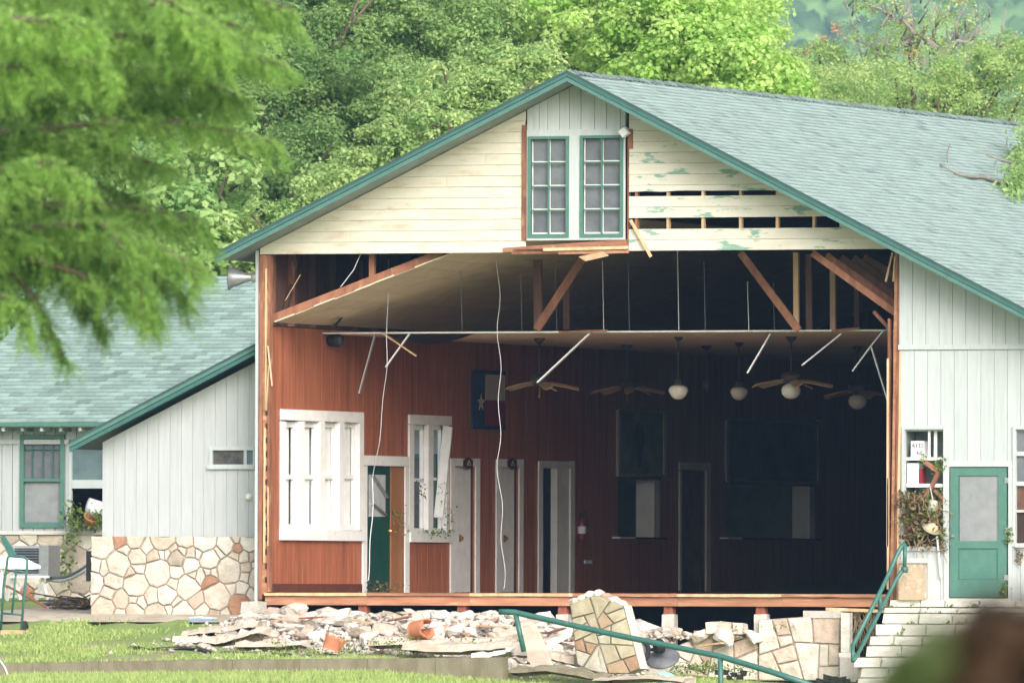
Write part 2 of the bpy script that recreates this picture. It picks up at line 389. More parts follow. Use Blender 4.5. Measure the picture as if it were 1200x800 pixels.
def wall_boards(parent, xs, zlo, zhi, y, mt, openings=(), roofclip=None, th=.025, gap=.010, name='board'):
    """upright boards between the given x marks, cut round openings (x0, x1, z0, z1) and by roof half-planes"""
    for i in range(len(xs) - 1):
        a, b = xs[i] + gap / 2, xs[i + 1] - gap / 2
        cuts = [(zlo, zhi)]
        xr = sorted({a, b} | {o[k] for o in openings for k in (0, 1) if a < o[k] < b})
        for j in range(len(xr) - 1):
            xa, xb = xr[j], xr[j + 1]; mid = (xa + xb) / 2
            segs = [(zlo, zhi)]
            for o in openings:
                if o[0] <= mid <= o[1]:
                    ns = []
                    for s0, s1 in segs:
                        if o[3] <= s0 or o[2] >= s1: ns.append((s0, s1)); continue
                        if o[2] > s0: ns.append((s0, o[2]))
                        if o[3] < s1: ns.append((o[3], s1))
                    segs = ns
            for s0, s1 in segs:
                p = [(xa, s0), (xb, s0), (xb, s1), (xa, s1)]
                for rc in (roofclip or ()): p = clip(p, *rc)
                if len(p) >= 3 and area(p) > 1e-4:
                    m = MB(); m.fprism(p, y, y + th); m.build(name, mt, parent)

def shingles(org, u, v, nrm, ul, vl, ex, tw, mt, parent, seed, sign=1, lo=.82, hi=1.12, dark=.0, cut=None):
    rng = np.random.default_rng(seed)
    org, u, v, nrm = [np.array(a, float) for a in (org, u, v, nrm)]
    rows = int(vl / ex); nc = int(ul / tw) + 2
    P, FC, TN = [], [], []
    for r_ in range(rows):
        v0, v1 = r_ * ex, (r_ + 1) * ex + .01
        off = (r_ % 2) * tw / 2 + rng.uniform(-.03, .03) - tw
        u0 = np.clip(off + np.arange(nc) * tw, 0, ul); u1 = np.clip(off + (np.arange(nc) + 1) * tw - .008, 0, ul)
        ok = u1 - u0 > .02; u0, u1 = u0[ok], u1[ok]; k = len(u0)
        lift = rng.uniform(.012, .02, k); dv = rng.uniform(-.006, .006, k)
        a = org + np.outer(u0, u) + np.outer(v0 + dv, v); b = org + np.outer(u1, u) + np.outer(v0 + dv, v)
        c = org + np.outer(u1, u) + v1 * v; d = org + np.outer(u0, u) + v1 * v
        lf = np.outer(lift, nrm)
        blk = np.stack([a + lf, b + lf, c, d, a, b], 1).reshape(-1, 3); base = sum(len(q) for q in P)
        P.append(blk); i = base + np.arange(k) * 6
        f1 = np.stack([i, i + 1, i + 2, i + 3], 1); f2 = np.stack([i + 4, i + 5, i + 1, i], 1)
        if sign < 0: f1 = f1[:, ::-1]; f2 = f2[:, ::-1]
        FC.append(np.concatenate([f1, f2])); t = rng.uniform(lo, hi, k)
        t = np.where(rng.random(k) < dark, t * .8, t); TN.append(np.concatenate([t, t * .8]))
    P = np.concatenate(P); FC = np.concatenate(FC); TN = np.concatenate(TN)
    o = quadmesh('shingles', P, FC, TN, mt, parent); o['kind'] = 'stuff'; return o

def quadmesh(name, P, Q, tn, mt, parent=None, loc=None, smooth=False):
    off = np.array(WL[parent] if parent is not None else (loc or (0, 0, 0)))
    me = bpy.data.meshes.new(name)
    me.vertices.add(len(P)); me.vertices.foreach_set('co', (P - off).astype(np.float32).ravel())
    n = len(Q); k = Q.shape[1]
    me.loops.add(n * k); me.loops.foreach_set('vertex_index', Q.astype(np.int32).ravel())
    me.polygons.add(n); me.polygons.foreach_set('loop_start', np.arange(0, n * k, k, dtype=np.int32))
    if tn is not None:
        a = me.attributes.new('tone', 'FLOAT', 'FACE'); a.data.foreach_set('value', tn.astype(np.float32))
    me.update(calc_edges=True); me.validate()
    return link(name, me, mt, parent, loc)

def leafcloud(P, Nrm, size, asp, rng):     # diamond leaves with a small fold; returns verts, quads
    n = len(P)
    rnd = rng.normal(size=(n, 3)); t = np.cross(Nrm, rnd); t /= np.linalg.norm(t, axis=1, keepdims=True) + 1e-9
    b = np.cross(Nrm, t); s = size[:, None]
    v = np.stack([P - t * s * .5, P + b * s * asp * .5 + Nrm * s * .08, P + t * s * .5, P - b * s * asp * .5 + Nrm * s * .08], 1).reshape(-1, 3)
    return v, np.arange(n * 4).reshape(n, 4)
def unit(a): return a / (np.linalg.norm(a, axis=-1, keepdims=True) + 1e-9)

def weeds(m_pts, n, spread, size, seed, up=.6):        # little mat of leaves round points -> arrays
    rng = np.random.default_rng(seed); pts = np.array(m_pts, float)
    P = pts[rng.integers(0, len(pts), n)] + rng.normal(size=(n, 3)) * np.array(spread)
    Nn = unit(rng.normal(size=(n, 3)) + np.array([0, -.5, up])); sz = rng.uniform(.6, 1.4, n) * size
    v, q = leafcloud(P, Nn, sz, rng.uniform(.3, .7, n)[:, None], rng)
    return v, q, rng.random(n)
# ------------------------------------------------------------------ ground
XL = F(314, 540, .1).x             # inner face of the hall's left wall
XR = F(1046, 540, .1).x
def lerp(v, xs, ys):
    return float(np.interp(v, xs, ys))
def zf(x): return lerp(x, [-4.6, -3.6, 0, 4.2, 6, 12], [-.40, -.62, -1.0, -1.38, -1.55, -1.6])
KY = -6.2                          # front face of the low garden wall
def g(x, y):
    a = zf(x)
    if y >= 0:
        b = lerp(y, [0, 5, 12, 45, 120, 300], [0, .12, .3, .6, 3.0, 10.0])
        return a + b if y < 12 else lerp(y, [12, 16, 45, 120, 300], [a + .3, -.1, .6, 3.0, 10.0])
    top = lerp(x, [-12, 0, 1.0, 6], [-1.16, -1.08, -1.32, -1.6])
    low = lerp(x, [-12, -8, 0, 6], [-1.36, -1.34, -1.24, -1.62])
    if y > KY + .05: return a + (top - a) * (y / (KY + .05))
    return lerp(y, [-120, -14, -9.5, KY + .05], [-1.85, -1.8, low - .16, low])

grass_m = mat('lawn', (.20, .28, .085), (.27, .34, .12), scale=1.2, rough=.95, bump=.02, bscale=60, stain=(.33, .27, .18), stain_scale=.8, stain_at=(.52, .66), spec=.1)
def axis(parts):
    out = []
    for a, b, n in parts: out += list(np.linspace(a, b, n, endpoint=False))
    return out + [parts[-1][1]]
gx = axis([(-3400, -80, 14), (-80, -14, 10), (-14, 14, 90), (14, 100, 10), (100, 3400, 14)])
gy = axis([(-400, -30, 10), (-30, -12, 10), (-12, KY - .02, 24), (KY - .02, KY + .06, 2), (KY + .06, 3, 50), (3, 60, 20), (60, 400, 20), (400, 3400, 10)])
P = []; rg = random.Random(3)
for y in gy:
    for x in gx:
        z = g(x, y)
        if abs(x) < 14 and -12 < y < 3: z += rg.uniform(-.015, .015)
        P.append((x, y, z))
nx = len(gx)
Q = [(j * nx + i, j * nx + i + 1, (j + 1) * nx + i + 1, (j + 1) * nx + i) for j in range(len(gy) - 1) for i in range(nx - 1)]
gr = quadmesh('ground', np.array(P), np.array(Q), None, grass_m); tag(gr, kind='structure', label='lawn and ground round the hall')

# bare earth strip in front of the left wings
m = MB(); earth = mat('bare_earth', (.50, .43, .34), (.36, .30, .22), scale=3, rough=.95, bump=.02, bscale=20)
xs_ = np.linspace(F(-20, 700, 2).x, F(300, 700, .5).x, 40); ys_ = np.linspace(-.9, 11.9, 30)
P = [(x, y + (.25 * math.sin(x * 3.1) + .2 * math.sin(x * 7.7) if j == 0 else 0), g(x, y) + .02) for j, y in enumerate(ys_) for x in xs_]
Q = [(j * 40 + i, j * 40 + i + 1, (j + 1) * 40 + i + 1, (j + 1) * 40 + i) for j in range(29) for i in range(39)]
o = quadmesh('earth_path', np.array(P), np.array(Q), None, earth); tag(o, kind='structure', label='bare earth path along the left wings')

# grass blades
rng = np.random.default_rng(11)
def blades(n, x0, x1, y0, y1, ex=None, hmin=.03, hmax=.09):
    x = rng.uniform(x0, x1, n); y = rng.uniform(y0, y1, n)
    keep = np.array([ex is None or ex(a, b) for a, b in zip(x, y)]); x, y = x[keep], y[keep]; n = len(x)
    z = np.array([g(a, b) for a, b in zip(x, y)]); h = rng.uniform(hmin, hmax, n); wd = rng.uniform(.008, .018, n)
    a = rng.uniform(0, 6.283, n); ln = rng.normal(size=(n, 2)) * .03
    base = np.stack([x, y, z - .01], 1); e = np.stack([np.cos(a) * wd, np.sin(a) * wd, 0 * a], 1)
    tip = base + np.stack([ln[:, 0], ln[:, 1], h], 1)
    return np.stack([base - e, base + e, tip], 1).reshape(-1, 3), rng.random(n)
def patchy(x, y):
    v = math.sin(x * 1.3 + y * .7) + math.sin(x * 2.9 - y * 1.9 + 1) + .8 * math.sin(x * .6 + y * 3.1)
    if y > -.6 and x < XL - .3: return False
    if x > XL - .8 and y > -3.6 and x < 3.2: return False
    return rg.random() < .42 + .45 * v
A1, t1 = blades(42000, F(-30, 760, -4).x, 0.6, KY + .05, -.5, patchy)
A2, t2 = blades(26000, F(-30, 790, -8).x, 3.0, -9.4, KY - .03, None, .03, .11)
A3, t3 = blades(7000, 1.2, 4.6, -4.2, -.9, lambda x, y: rg.random() < .6)
P = np.concatenate([A1, A2, A3]); tn = np.concatenate([t1, t2, t3])
gm = leafmat('grass_blade', (.24, .35, .095), (.52, .60, .23), .3)
o = quadmesh('grass', P, np.arange(len(P)).reshape(-1, 3), tn, gm); tag(o, 'short bright green grass covering the lawn', 'grass', kind='stuff')

# low garden wall
gw = root('garden_wall', (F(300, 790, KY).x, KY, -1.4), 'long low weathered concrete garden wall along the lawn edge', 'wall')
m = MB(); xk = np.linspace(F(-40, 780, KY).x, F(590, 770, KY).x, 9)
for i in range(8):
    a, b = xk[i], xk[i + 1] - .006
    za, zb = F(0, 777.5, KY).z, F(590, 769.5, KY).z
    f = lambda x: za + (zb - za) * (x - xk[0]) / (xk[-1] - xk[0]) + .008 * math.sin(x * 5)
    s = MB(); s.hexa([(a, KY, -1.75), (b, KY, -1.75), (b, KY + .22, -1.75), (a, KY + .22, -1.75), (a, KY + .01, f(a)), (b, KY + .01, f(b)), (b, KY + .22, f(b) + .01), (a, KY + .22, f(a) + .01)])
    s.build('wall_section', concrete, gw)

# ------------------------------------------------------------------ the hall
HALL = root('timber_hall', (F(680, 700).x, 0, 0), 'large gabled timber hall with its front wall torn away', 'building')
OH = -.75
PK = F(665, 84.5, OH); EL = F(255, 297, OH); ER = F(1199, 362, OH)
mL = (PK.z - EL.z) / (PK.x - EL.x); mR = (PK.z - ER.z) / (ER.x - PK.x)
XE = F(1335, 400, OH).x            # right eave
YB = 36.0                          # back of the hall
RT = .10                           # roof thickness, measured straight down
def rz(x): return PK.z - (mL * (PK.x - x) if x < PK.x else mR * (x - PK.x))
# half-planes below the soffit for clipping boards (x-z)
UND = [(-mL, 1, PK.z - mL * PK.x - .112), (mR, 1, PK.z + mR * PK.x - .112)]
UNDI = [(-mL, 1, PK.z - mL * PK.x - .13), (mR, 1, PK.z + mR * PK.x - .13)]
Zg = F(680, 294.3).z               # lower edge of the gable boarding
ZE = rz(XE)
xe0 = EL.x
# roof decks
m = MB(); m.fprism([(PK.x, PK.z), (xe0, EL.z), (xe0, EL.z - RT), (PK.x, PK.z - RT)], OH, YB); m.build('left_roof_slope', soffit, HALL)
m = MB(); m.fprism([(PK.x + .002, PK.z), (XE, ZE), (XE, ZE - RT), (PK.x + .002, PK.z - RT)], OH, YB); rdeck = m.build('right_roof_slope', soffit, HALL)
sl = Vector((PK.x - XE, 0, PK.z - ZE)); vl = sl.length; vdir = sl.normalized(); nR = Vector((-vdir.z * -1, 0, vdir.x * -1)); nR = Vector((vdir.z, 0, -vdir.x))
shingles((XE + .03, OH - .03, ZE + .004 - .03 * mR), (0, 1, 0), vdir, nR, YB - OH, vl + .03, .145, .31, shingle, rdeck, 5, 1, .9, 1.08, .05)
sl2 = Vector((PK.x - xe0, 0, PK.z - EL.z)); v2 = sl2.normalized(); n2 = Vector((-v2.z, 0, v2.x))
ldk = [o for o in HALL.children if o.name.startswith('left_roof')][0]
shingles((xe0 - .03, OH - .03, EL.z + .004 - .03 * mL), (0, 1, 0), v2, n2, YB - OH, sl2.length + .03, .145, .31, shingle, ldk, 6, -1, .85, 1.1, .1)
# ridge caps
rg = random.Random(8); m = MB(); y = OH - .03
while y < YB:
    h = .022 + rg.uniform(0, .018); m.tone = rg.uniform(.45, .8)
    a, b = y, y + .30
    for sgn, mm in ((-1, mL), (1, mR)):
        p = [(PK.x, a, PK.z + h + .012), (PK.x + sgn * .15, a, PK.z - mm * .15 + h + .012), (PK.x + sgn * .15, b, PK.z - mm * .15 + .012), (PK.x, b, PK.z + .012)]
        m.add(p + [(p[0][0], a, PK.z - .01), (p[1][0], a, PK.z - mm * .15 - .01)], [(0, 1, 2, 3), (4, 5, 1, 0)])
    y += .21 + rg.uniform(-.02, .02)
m.build('ridge_caps', shingle, HALL, kind='stuff')
teal_rk = mat('rake_green_paint', (.09, .19, .165), (.075, .16, .14), scale=6, rough=.5)
# rake boards: shingle edge, moulding, fascia
def rake(x0, x1, d0, d1, y0, y1, mt, nm):
    s = MB(); s.fprism([(x0, rz(x0) - d0), (x1, rz(x1) - d0), (x1, rz(x1) - d1), (x0, rz(x0) - d1)], y0, y1); return s.build(nm, mt, HALL)
for a, b in ((xe0 - .02, PK.x - .001), (PK.x + .001, XE)):
    rake(a, b, -.028, .012, OH - .045, OH - .001, roofdark, 'roof_edge')
    rake(a, b, .014, .07, OH - .04, OH - .001, teal, 'rake_moulding')
    rake(a, b, .078, .15, OH - .028, OH - .001, teal_rk, 'rake_board')
    rake(a, b, .07, .14, OH - .001, OH + .02, roofdark, 'rake_backing')

# --- gable boarding
Y0 = 0.0
def X(px, py=300): return F(px, py, Y0).x
def Z(py, px=680): return F(px, py, Y0).z
pitch = 12.75 / 73.0 * 1.0
rg = random.Random(21)
xw0, xw1 = X(618.5, 220), X(737, 220)
xgl, xgr = X(305), X(1051)
def clap(x0, x1, z0, z1, mt, ragged=0):
    p = [(x0, z0), (x1, z0), (x1, z1), (x0, z1)]
    if ragged:
        k = 9; p = [(x0 + (x1 - x0) * i / k, z0 + rg.uniform(0, ragged)) for i in range(k + 1)] + [(x1, z1), (x0, z1)]
    for c in UND: p = clip(p, *c)
    if len(p) < 3 or area(p) < .003: return
    s = MB(); t = rg.uniform(-.002, .002)
    n = len(p)
    a = sum(p[i][0] * p[(i + 1) % n][1] - p[(i + 1) % n][0] * p[i][1] for i in range(n))
    if a > 0: p = p[::-1]
    fy = lambda z: Y0 - .004 - 0.009 * (1 - min(1, max(0, (z - z0) / (z1 - z0)))) + t
    s.add([(x, fy(z), z) for x, z in p] + [(x, Y0 + .02, z) for x, z in p], [tuple(range(n - 1, -1, -1))[::-1], tuple(range(2 * n - 1, n - 1, -1))] + [(i, n + i, n + (i + 1) % n, (i + 1) % n) for i in range(n)])
    s.build('siding_board', mt, HALL)
for k in range(16):
    z0 = Zg + k * pitch; z1 = z0 + pitch - .004
    # left of the windows
    cuts = [xgl] + sorted(rg.uniform(xgl + 1, xw0 - .5) for _ in range(rg.choice([0, 1, 1]))) + [xw0 - .015 - rg.uniform(0, .03)]
    if k > 0 or True:
        for a, b in zip(cuts[:-1], cuts[1:]): clap(a, b - .003, z0 if k else z0 - .012, z1, siding)
    # right of the windows, two rows missing
    if k == 2:
        clap(X(984, 262), xgr, z0, z1, peel); continue
    cuts = [xw1 + .005] + sorted(rg.uniform(xw1 + 1, xgr - 1) for _ in range(rg.choice([0, 1]))) + [xgr]
    for a, b in zip(cuts[:-1], cuts[1:]):
        if k == 5:
            clap(a, min(b, X(912, 225)), z0 + .062, z1, peel, .02)
            clap(max(a, X(912, 225)), b, z0, z1, peel)
        else: clap(a, b - .003, z0, z1, peel)
# studs behind the gable boards
for px in (322, 366, 409, 452, 495, 538, 580, 745, 782, 823, 867, 910, 953, 996):
    x = X(px, 240); p = [(x - .022, Zg + .0), (x + .022, Zg + .0), (x + .022, 9), (x - .022, 9)]
    for c in UNDI: p = clip(p, *c)
    s = MB(); s.fprism(p, Y0 + .022, Y0 + .11); s.build('gable_stud', lath if px in (782, 823, 867, 910, 953) else wood, HALL)
# rough wooden edges beside the windows
for (a, b, t, bo, mt_) in ((612, 618.3, 146, 281, wood), (733.5, 737.2, 150, 292, wood), (737.2, 742, 152, 175, wood), (733.3, 736, 150, 285, rust)):
    s = MB(); s.box(X(a, 200), X(b, 200), Y0 - .03, Y0 + .1, Z(bo), Z(t)); s.build('window_stud', mt_, HALL)
# board and batten panel and window trim
bx = [X(p, 130) for p in (618.8, 633, 643, 657, 668.5, 682, 698, 712, 728, 734)]
for i in range(len(bx) - 1):
    p = [(bx[i] + .004, Z(158)), (bx[i + 1] - .004, Z(158)), (bx[i + 1] - .004, 9), (bx[i] + .004, 9)]
    for c in UND: p = clip(p, *c)
    s = MB(); s.fprism(p, Y0 - .045, Y0 - .02); s.build('upright_board', white, HALL)
s = MB(); p = [(bx[0], Z(159)), (bx[-1], Z(159)), (bx[-1], 9), (bx[0], 9)]
for c in UNDI: p = clip(p, *c)
s.fprism(p, Y0 - .02, Y0 + .05); s.build('panel_backing', soffit, HALL)
for (a, b, t, bo) in ((618.8, 734, 152, 159.5), (668.5, 681, 159.5, 278.6), (618.8, 734, 278.6, 281.5), (618.8, 620, 159.5, 278.6), (732, 734, 159.5, 278.6)):
    s = MB(); s.box(X(a, 220), X(b, 220), Y0 - .062, Y0 + .06, Z(bo), Z(t)); s.build('window_trim', white, HALL)
def gable_window(a, b, t, bo):
    x0, x1, z0, z1 = X(a, 220), X(b, 220), Z(bo), Z(t)
    wn = MB(); fr = .055
    for q in ((x0, x0 + fr, z0, z1), (x1 - fr, x1, z0, z1), (x0 + fr, x1 - fr, z1 - fr * .8, z1), (x0 + fr, x1 - fr, z0, z0 + fr * 1.1)):
        wn.box(q[0], q[1], Y0 - .075, Y0 - .02, q[2], q[3])
    wn = wn.build('window', teal_lt, HALL)
    gx0, gx1, gz0, gz1 = x0 + fr, x1 - fr, z0 + fr * 1.1, z1 - fr * .8
    mb = MB(); mw = MB()
    xm = (gx0 + gx1) / 2; zs = [gz0 + (gz1 - gz0) * i / 4 for i in range(5)]
    mb.box(xm - .012, xm + .012, Y0 - .06, Y0 - .03, gz0, gz1)
    mw.box(xm - .004, xm + .008, Y0 + .0, Y0 + .02, gz0, gz1)
    mw.box(gx0, gx0 + .01, Y0 + .0, Y0 + .02, gz0, gz1)
    for i in range(1, 4):
        for ma, mb2 in ((gx0, xm - .012), (xm + .012, gx1)): mb.box(ma, mb2, Y0 - .058, Y0 - .032, zs[i] - .011, zs[i] + .011)
    for i in range(4):
        mw.box(gx0 + .021, gx1, Y0 + .001, Y0 + .018, zs[i] + (.012 if i else .0), zs[i] + .026)
    mb.build('muntins', teal_lt, wn); mw.build('inner_sash', white_in, wn)
    for i in range(4):
        for c0, c1 in ((gx0, xm), (xm, gx1)):
            s = MB(); s.box(c0 + .002, c1 - .002, Y0 + .03, Y0 + .036, zs[i] + .003, zs[i + 1] - .003); s.build('pane', pane, wn)
gable_window(620, 668.5, 159.6, 278.5); gable_window(681, 732, 159.2, 278.5)
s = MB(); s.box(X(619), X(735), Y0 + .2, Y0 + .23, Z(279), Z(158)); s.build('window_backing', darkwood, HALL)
# torn sill timbers under the windows
for (a, ya, b, yb, h, y, mt_) in ((590, 293, 735, 283, 5, -.02, wood_h), (604, 291, 735, 287.5, 3, -.06, wood), (637, 292.5, 736.5, 290, 3.5, -.08, lath), (655, 296, 736.5, 294.6, 4, -.05, wood_h), (600, 296.5, 676, 295.3, 3, -.03, wood)):
    s = MB(); s.beam(F(a, ya, y), F(b, yb, y), .06, h / 73); s.build('torn_sill_timber', mt_, HALL)
s = MB(); q = [F(678, 301, -.1), F(686, 306, -.1), F(713, 300, -.1), F(706, 295, -.1)]
s.prism(q, (.0, .03, .008)); s.build('hanging_board', lath, HALL)
s = MB(); s.beam(F(739, 258, -.06), F(763, 301, -.08), .03, .045); s.build('loose_lath', lath, HALL)

# --- corner posts of the torn opening
s = MB(); s.box(X(300.3), X(303.2), -.03, .14, Z(706), Z(291)); s.build('corner_siding', white, HALL)
def upright(px0, px1, py0, py1, y0, y1, mt_, nm, lean=0):
    x0, x1 = F(px0, 500, y0).x, F(px1, 500, y0).x; z0, z1 = Z(py0), Z(py1)
    s = MB(); k = 8; pts = []
    rr = random.Random(int(px0 * 10 + py0)); prev = None
    L_, R_ = [], []
    for i in range(k + 1):
        z = z0 + (z1 - z0) * i / k; dx = lean * i / k
        L_.append((x0 + dx + rr.uniform(-.006, .006), z)); R_.append((x1 + dx + rr.uniform(-.006, .006), z))
    s.fprism(L_ + R_[::-1], y0, y1); return s.build(nm, mt_, HALL)
upright(303.4, 307.5, 703, 296, -.01, .15, wood, 'corner_post')
upright(307.8, 312.4, 697, 296, .0, .12, wood_h, 'corner_post')
upright(312.7, 316.0, 694, 296, .03, .16, wood, 'corner_post')
upright(310, 312.0, 480, 312, -.03, -.002, lath, 'splintered_lath')
upright(309, 310.8, 660, 500, -.028, -.002, lath, 'splintered_lath')
upright(313.5, 315, 640, 570, -.02, .0, lath, 'splintered_lath')
for (a, ya, b, yb) in ((314, 405, 319, 452), (315, 428, 312, 480)):
    s = MB(); s.beam(F(a, ya, -.05), F(b, yb, -.06), .02, .022); s.build('splintered_lath', lath, HALL)
for k in range(22):
    py = 330 + k * 16.5
    s = MB(); s.box(X(312.1), X(313.0) + .004, -.012, .03, Z(py + 7), Z(py)); s.build('stud_slot', darkwood, HALL)
upright(1040, 1043, 690, 375, .05, .18, wood, 'door_jamb_post')
upright(1043.3, 1047.2, 702, 296, -.0, .14, wood_h, 'corner_post', .07)
upright(1047.5, 1050.5, 702, 296, -.02, .13, wood, 'corner_post', .07)
upright(1050.7, 1053.6, 705, 296, -.025, .1, lath, 'splintered_lath', .06)
for (a, ya, b, yb) in ((1046, 296, 1038, 330), (1049, 300, 1047, 330), (1040.5, 690, 1041, 560), (1040.2, 640, 1040.6, 420)):
    s = MB(); s.beam(F(a, ya, -.0), F(b, yb, -.0), .03, .03); s.build('splintered_lath', lath, HALL)

# --- floor, rim beam, crawl space
s = MB(); s.box(XL - .1, XR + .1, .12, YB - .5, -.07, -.002); s.build('floor', mat('worn_floor_boards', (.22, .14, .09), (.16, .095, .06), scale=3, stretch=(4, .4, 1), rough=.5), HALL)
xb0, xb1 = X(311, 700), X(1041, 700); zt, zb = F(680, 695).z, F(680, 709.5).z
n = 6; xs_ = np.linspace(xb0, xb1, n + 1)
for i in range(n):
    s = MB(); k = 10; a, b = xs_[i] + .002, xs_[i + 1] - .002; rr = random.Random(i)
    top = [(a + (b - a) * j / k, zt - .05 - rr.choice([0, 0, .008, .02]) * rr.random()) for j in range(k + 1)]
    s.fprism([(a, zb), (b, zb)] + top[::-1], -.02, .12); s.build('rim_beam', wood_h, HALL)
    s = MB(); tp = [(a + (b - a) * j / k, zt - .045 - rr.random() * .006) for j in range(k + 1)]
    s.fprism(tp + [(b, zt + rr.uniform(-.006, .004)), (a, zt + rr.uniform(-.006, .004))], -.05 - rr.random() * .02, .119); s.build('floor_edge_board', wood_h if i % 2 else lath, HALL)
s = MB(); s.box(XL - .15, XL - .02, .2, YB, -1.6, -.08); s.box(XL - .15, XR, 9, 9.1, -1.6, -.08); s.build('crawl_space_baffle', darkwood, HALL)  # walls added out of sight to keep the crawl space dark

# --- left interior wall of upright boards with openings (y0, y1, z0, z1)
def W(px, py): return L(px, py, XL)
def op(a, b, t, bo): return (W(a, 600).y, W(b, 600).y, W((a + b) / 2, bo).z, W((a + b) / 2, t).z)
OP = {'w1': op(331, 421, 493, 622), 'd1': op(428, 474, 545, 695), 'w2': op(481, 525, 497, 625), 'd2': op(531, 556, 546, 695), 'd3': op(584, 607, 547, 695),
      'd4': op(634, 668, 548, 695), 's1': op(724, 773, 562, 629), 'd5': op(797, 827, 551, 695), 's2': op(850, 955, 568, 630)}
for k in ('d1', 'd2', 'd3', 'd4', 'd5'): OP[k] = (OP[k][0], OP[k][1], -.0, OP[k][3])
ZW = W(345, 384).z
def cutz(y, lo, hi):
    segs = [(lo, hi)]
    for o in OP.values():
        if o[0] <= y <= o[1]:
            ns = []
            for a, b in segs:
                if o[3] <= a or o[2] >= b: ns.append((a, b)); continue
                if o[2] > a: ns.append((a, o[2]))
                if o[3] < b: ns.append((o[3], b))
            segs = ns
    return segs
m = MB(); rr = random.Random(4); y = .16; marks = []
while y < YB - .6:
    marks.append(y); y += .135
marks += [o[i] for o in OP.values() for i in (0, 1)]; marks = sorted(marks)
bt = 1.0
for a, b in zip(marks[:-1], marks[1:]):
    if b - a < .002: continue
    bt = bt * .5 + .5 * rr.uniform(.88, 1.1); m.tone = bt
    gp = .004 if b - a > .05 else 0
    for z0, z1 in cutz((a + b) / 2, 0, ZW): m.box(XL - .03, XL + rr.uniform(-.002, .002), a, b - gp, z0, z1)
m.build('wall_panelling', panelwood, HALL, kind='stuff')
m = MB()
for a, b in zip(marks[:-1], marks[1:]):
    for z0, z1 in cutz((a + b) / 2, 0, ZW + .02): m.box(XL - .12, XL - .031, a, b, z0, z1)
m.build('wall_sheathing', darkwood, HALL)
s = MB(); s.box(XL, XL + .018, .18, OP['d1'][0] - .1, .002, .14); s.build('skirting_board', mat('dark_red_skirting', (.13, .045, .025), (.10, .03, .02), rough=.6), HALL)
# upper left wall: outer planks and studs
s = MB(); zt_ = rz(XL) - .12
s.box(XL - .13, XL - .1, .16, YB, ZW + .02, zt_ - .02); s.build('upper_wall_planks', oldwood, HALL)
for k in range(10):
    y = .28 + k * .92; s = MB(); s.box(XL - .1, XL + .02, y, y + .09, ZW + .02, Zg + .2); s.build('wall_stud', oldwood if k > 1 else wood, HALL)
s = MB(); s.beam((XL - .04, .75, ZW), (XL - .04, 1.6, Zg), .05, .1); s.build('wall_brace', oldwood, HALL)
# right interior wall and back wall
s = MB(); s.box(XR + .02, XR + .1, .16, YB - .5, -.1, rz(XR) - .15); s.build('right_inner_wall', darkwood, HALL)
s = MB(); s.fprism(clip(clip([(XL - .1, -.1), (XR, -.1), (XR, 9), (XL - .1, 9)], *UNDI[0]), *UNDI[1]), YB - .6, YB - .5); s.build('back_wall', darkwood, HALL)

# --- sloping board ceiling on the left, rafters
ra, rb = F(318, 374, .3), F(517, 297, .3); mS = (rb.z - ra.z) / (rb.x - ra.x)
xs2 = XL + .05; zs2 = ra.z - .08 + mS * (xs2 - ra.x); xt = rb.x + 2.0
s = MB(); s.beam(ra, F(520, 296, .3), .09, .13); s.build('sloped_rafter', wood, HALL)
s = MB(); s.box(X(425), X(431), .28, .36, ra.z + mS * (X(428) - ra.x), Zg + .2); s.build('rafter_stub', wood, HALL)
kk = 14
for i in range(kk):
    a = xs2 + (xt - xs2) * i / kk; b = xs2 + (xt - xs2) * (i + 1) / kk - .004
    za, zb_ = zs2 + mS * (a - xs2), zs2 + mS * (b - xs2)
    s = MB(); s.fprism([(a, za), (b, zb_), (b, zb_ + .02), (a, za + .02)], .24 + .03 * math.sin(i * 2.3), 24.0); s.build('ceiling_board', creamceil, HALL)
zt2 = zs2 + mS * (xt - xs2)
s = MB(); s.box(xt + .002, PK.x + (PK.z - zt2 - .75) / mR, 6.0, YB - .6, zt2 + .3, zt2 + .34); s.build('attic_ceiling', darkwood, HALL)
# right-hand rafters, bare
for i, (xa, ya, xb, yb, yy) in enumerate(((952, 296, 1049, 366, .35), (968, 300, 1052, 360, 1.0), (985, 303, 1052, 349, 1.6), (1000, 303, 1052, 338, 2.3), (1012, 302, 1052, 326, 3.0))):
    a, b = F(xa, ya, yy), F(xb, yb, yy)
    s = MB(); s.beam(a, b, .05, .14 if i else .11); s.build('bare_rafter', wood if i < 2 else oldwood, HALL)
s = MB(); s.beam(F(1045, 388, .4), F(1024, 365, .5), .04, .05); s.build('broken_brace', wood, HALL)
# attic posts and braces
for (xa, ya, xb, yb, yy, wd, mt_) in ((683, 303, 629, 386, 1.8, .13, wood), (630, 304, 631, 386, 2.8, .14, oldwood), (664, 330, 664, 386, 3.2, .1, oldwood), (868, 296, 936, 387, 1.6, .12, wood), (933, 296, 933.5, 387, 2.0, .085, lath),
                                      (948, 298, 948.5, 387, 2.6, .1, oldwood), (976, 315, 976.5, 387, 3.0, .09, lath), (1004, 330, 1004.5, 387, 3.6, .09, oldwood), (424, 305, 423, 345, 2.2, .06, oldwood)):
    s = MB(); s.beam(F(xa, ya, yy), F(xb, yb, yy), .06, wd, (1, 0, 0)); s.build('attic_timber', mt_, HALL)
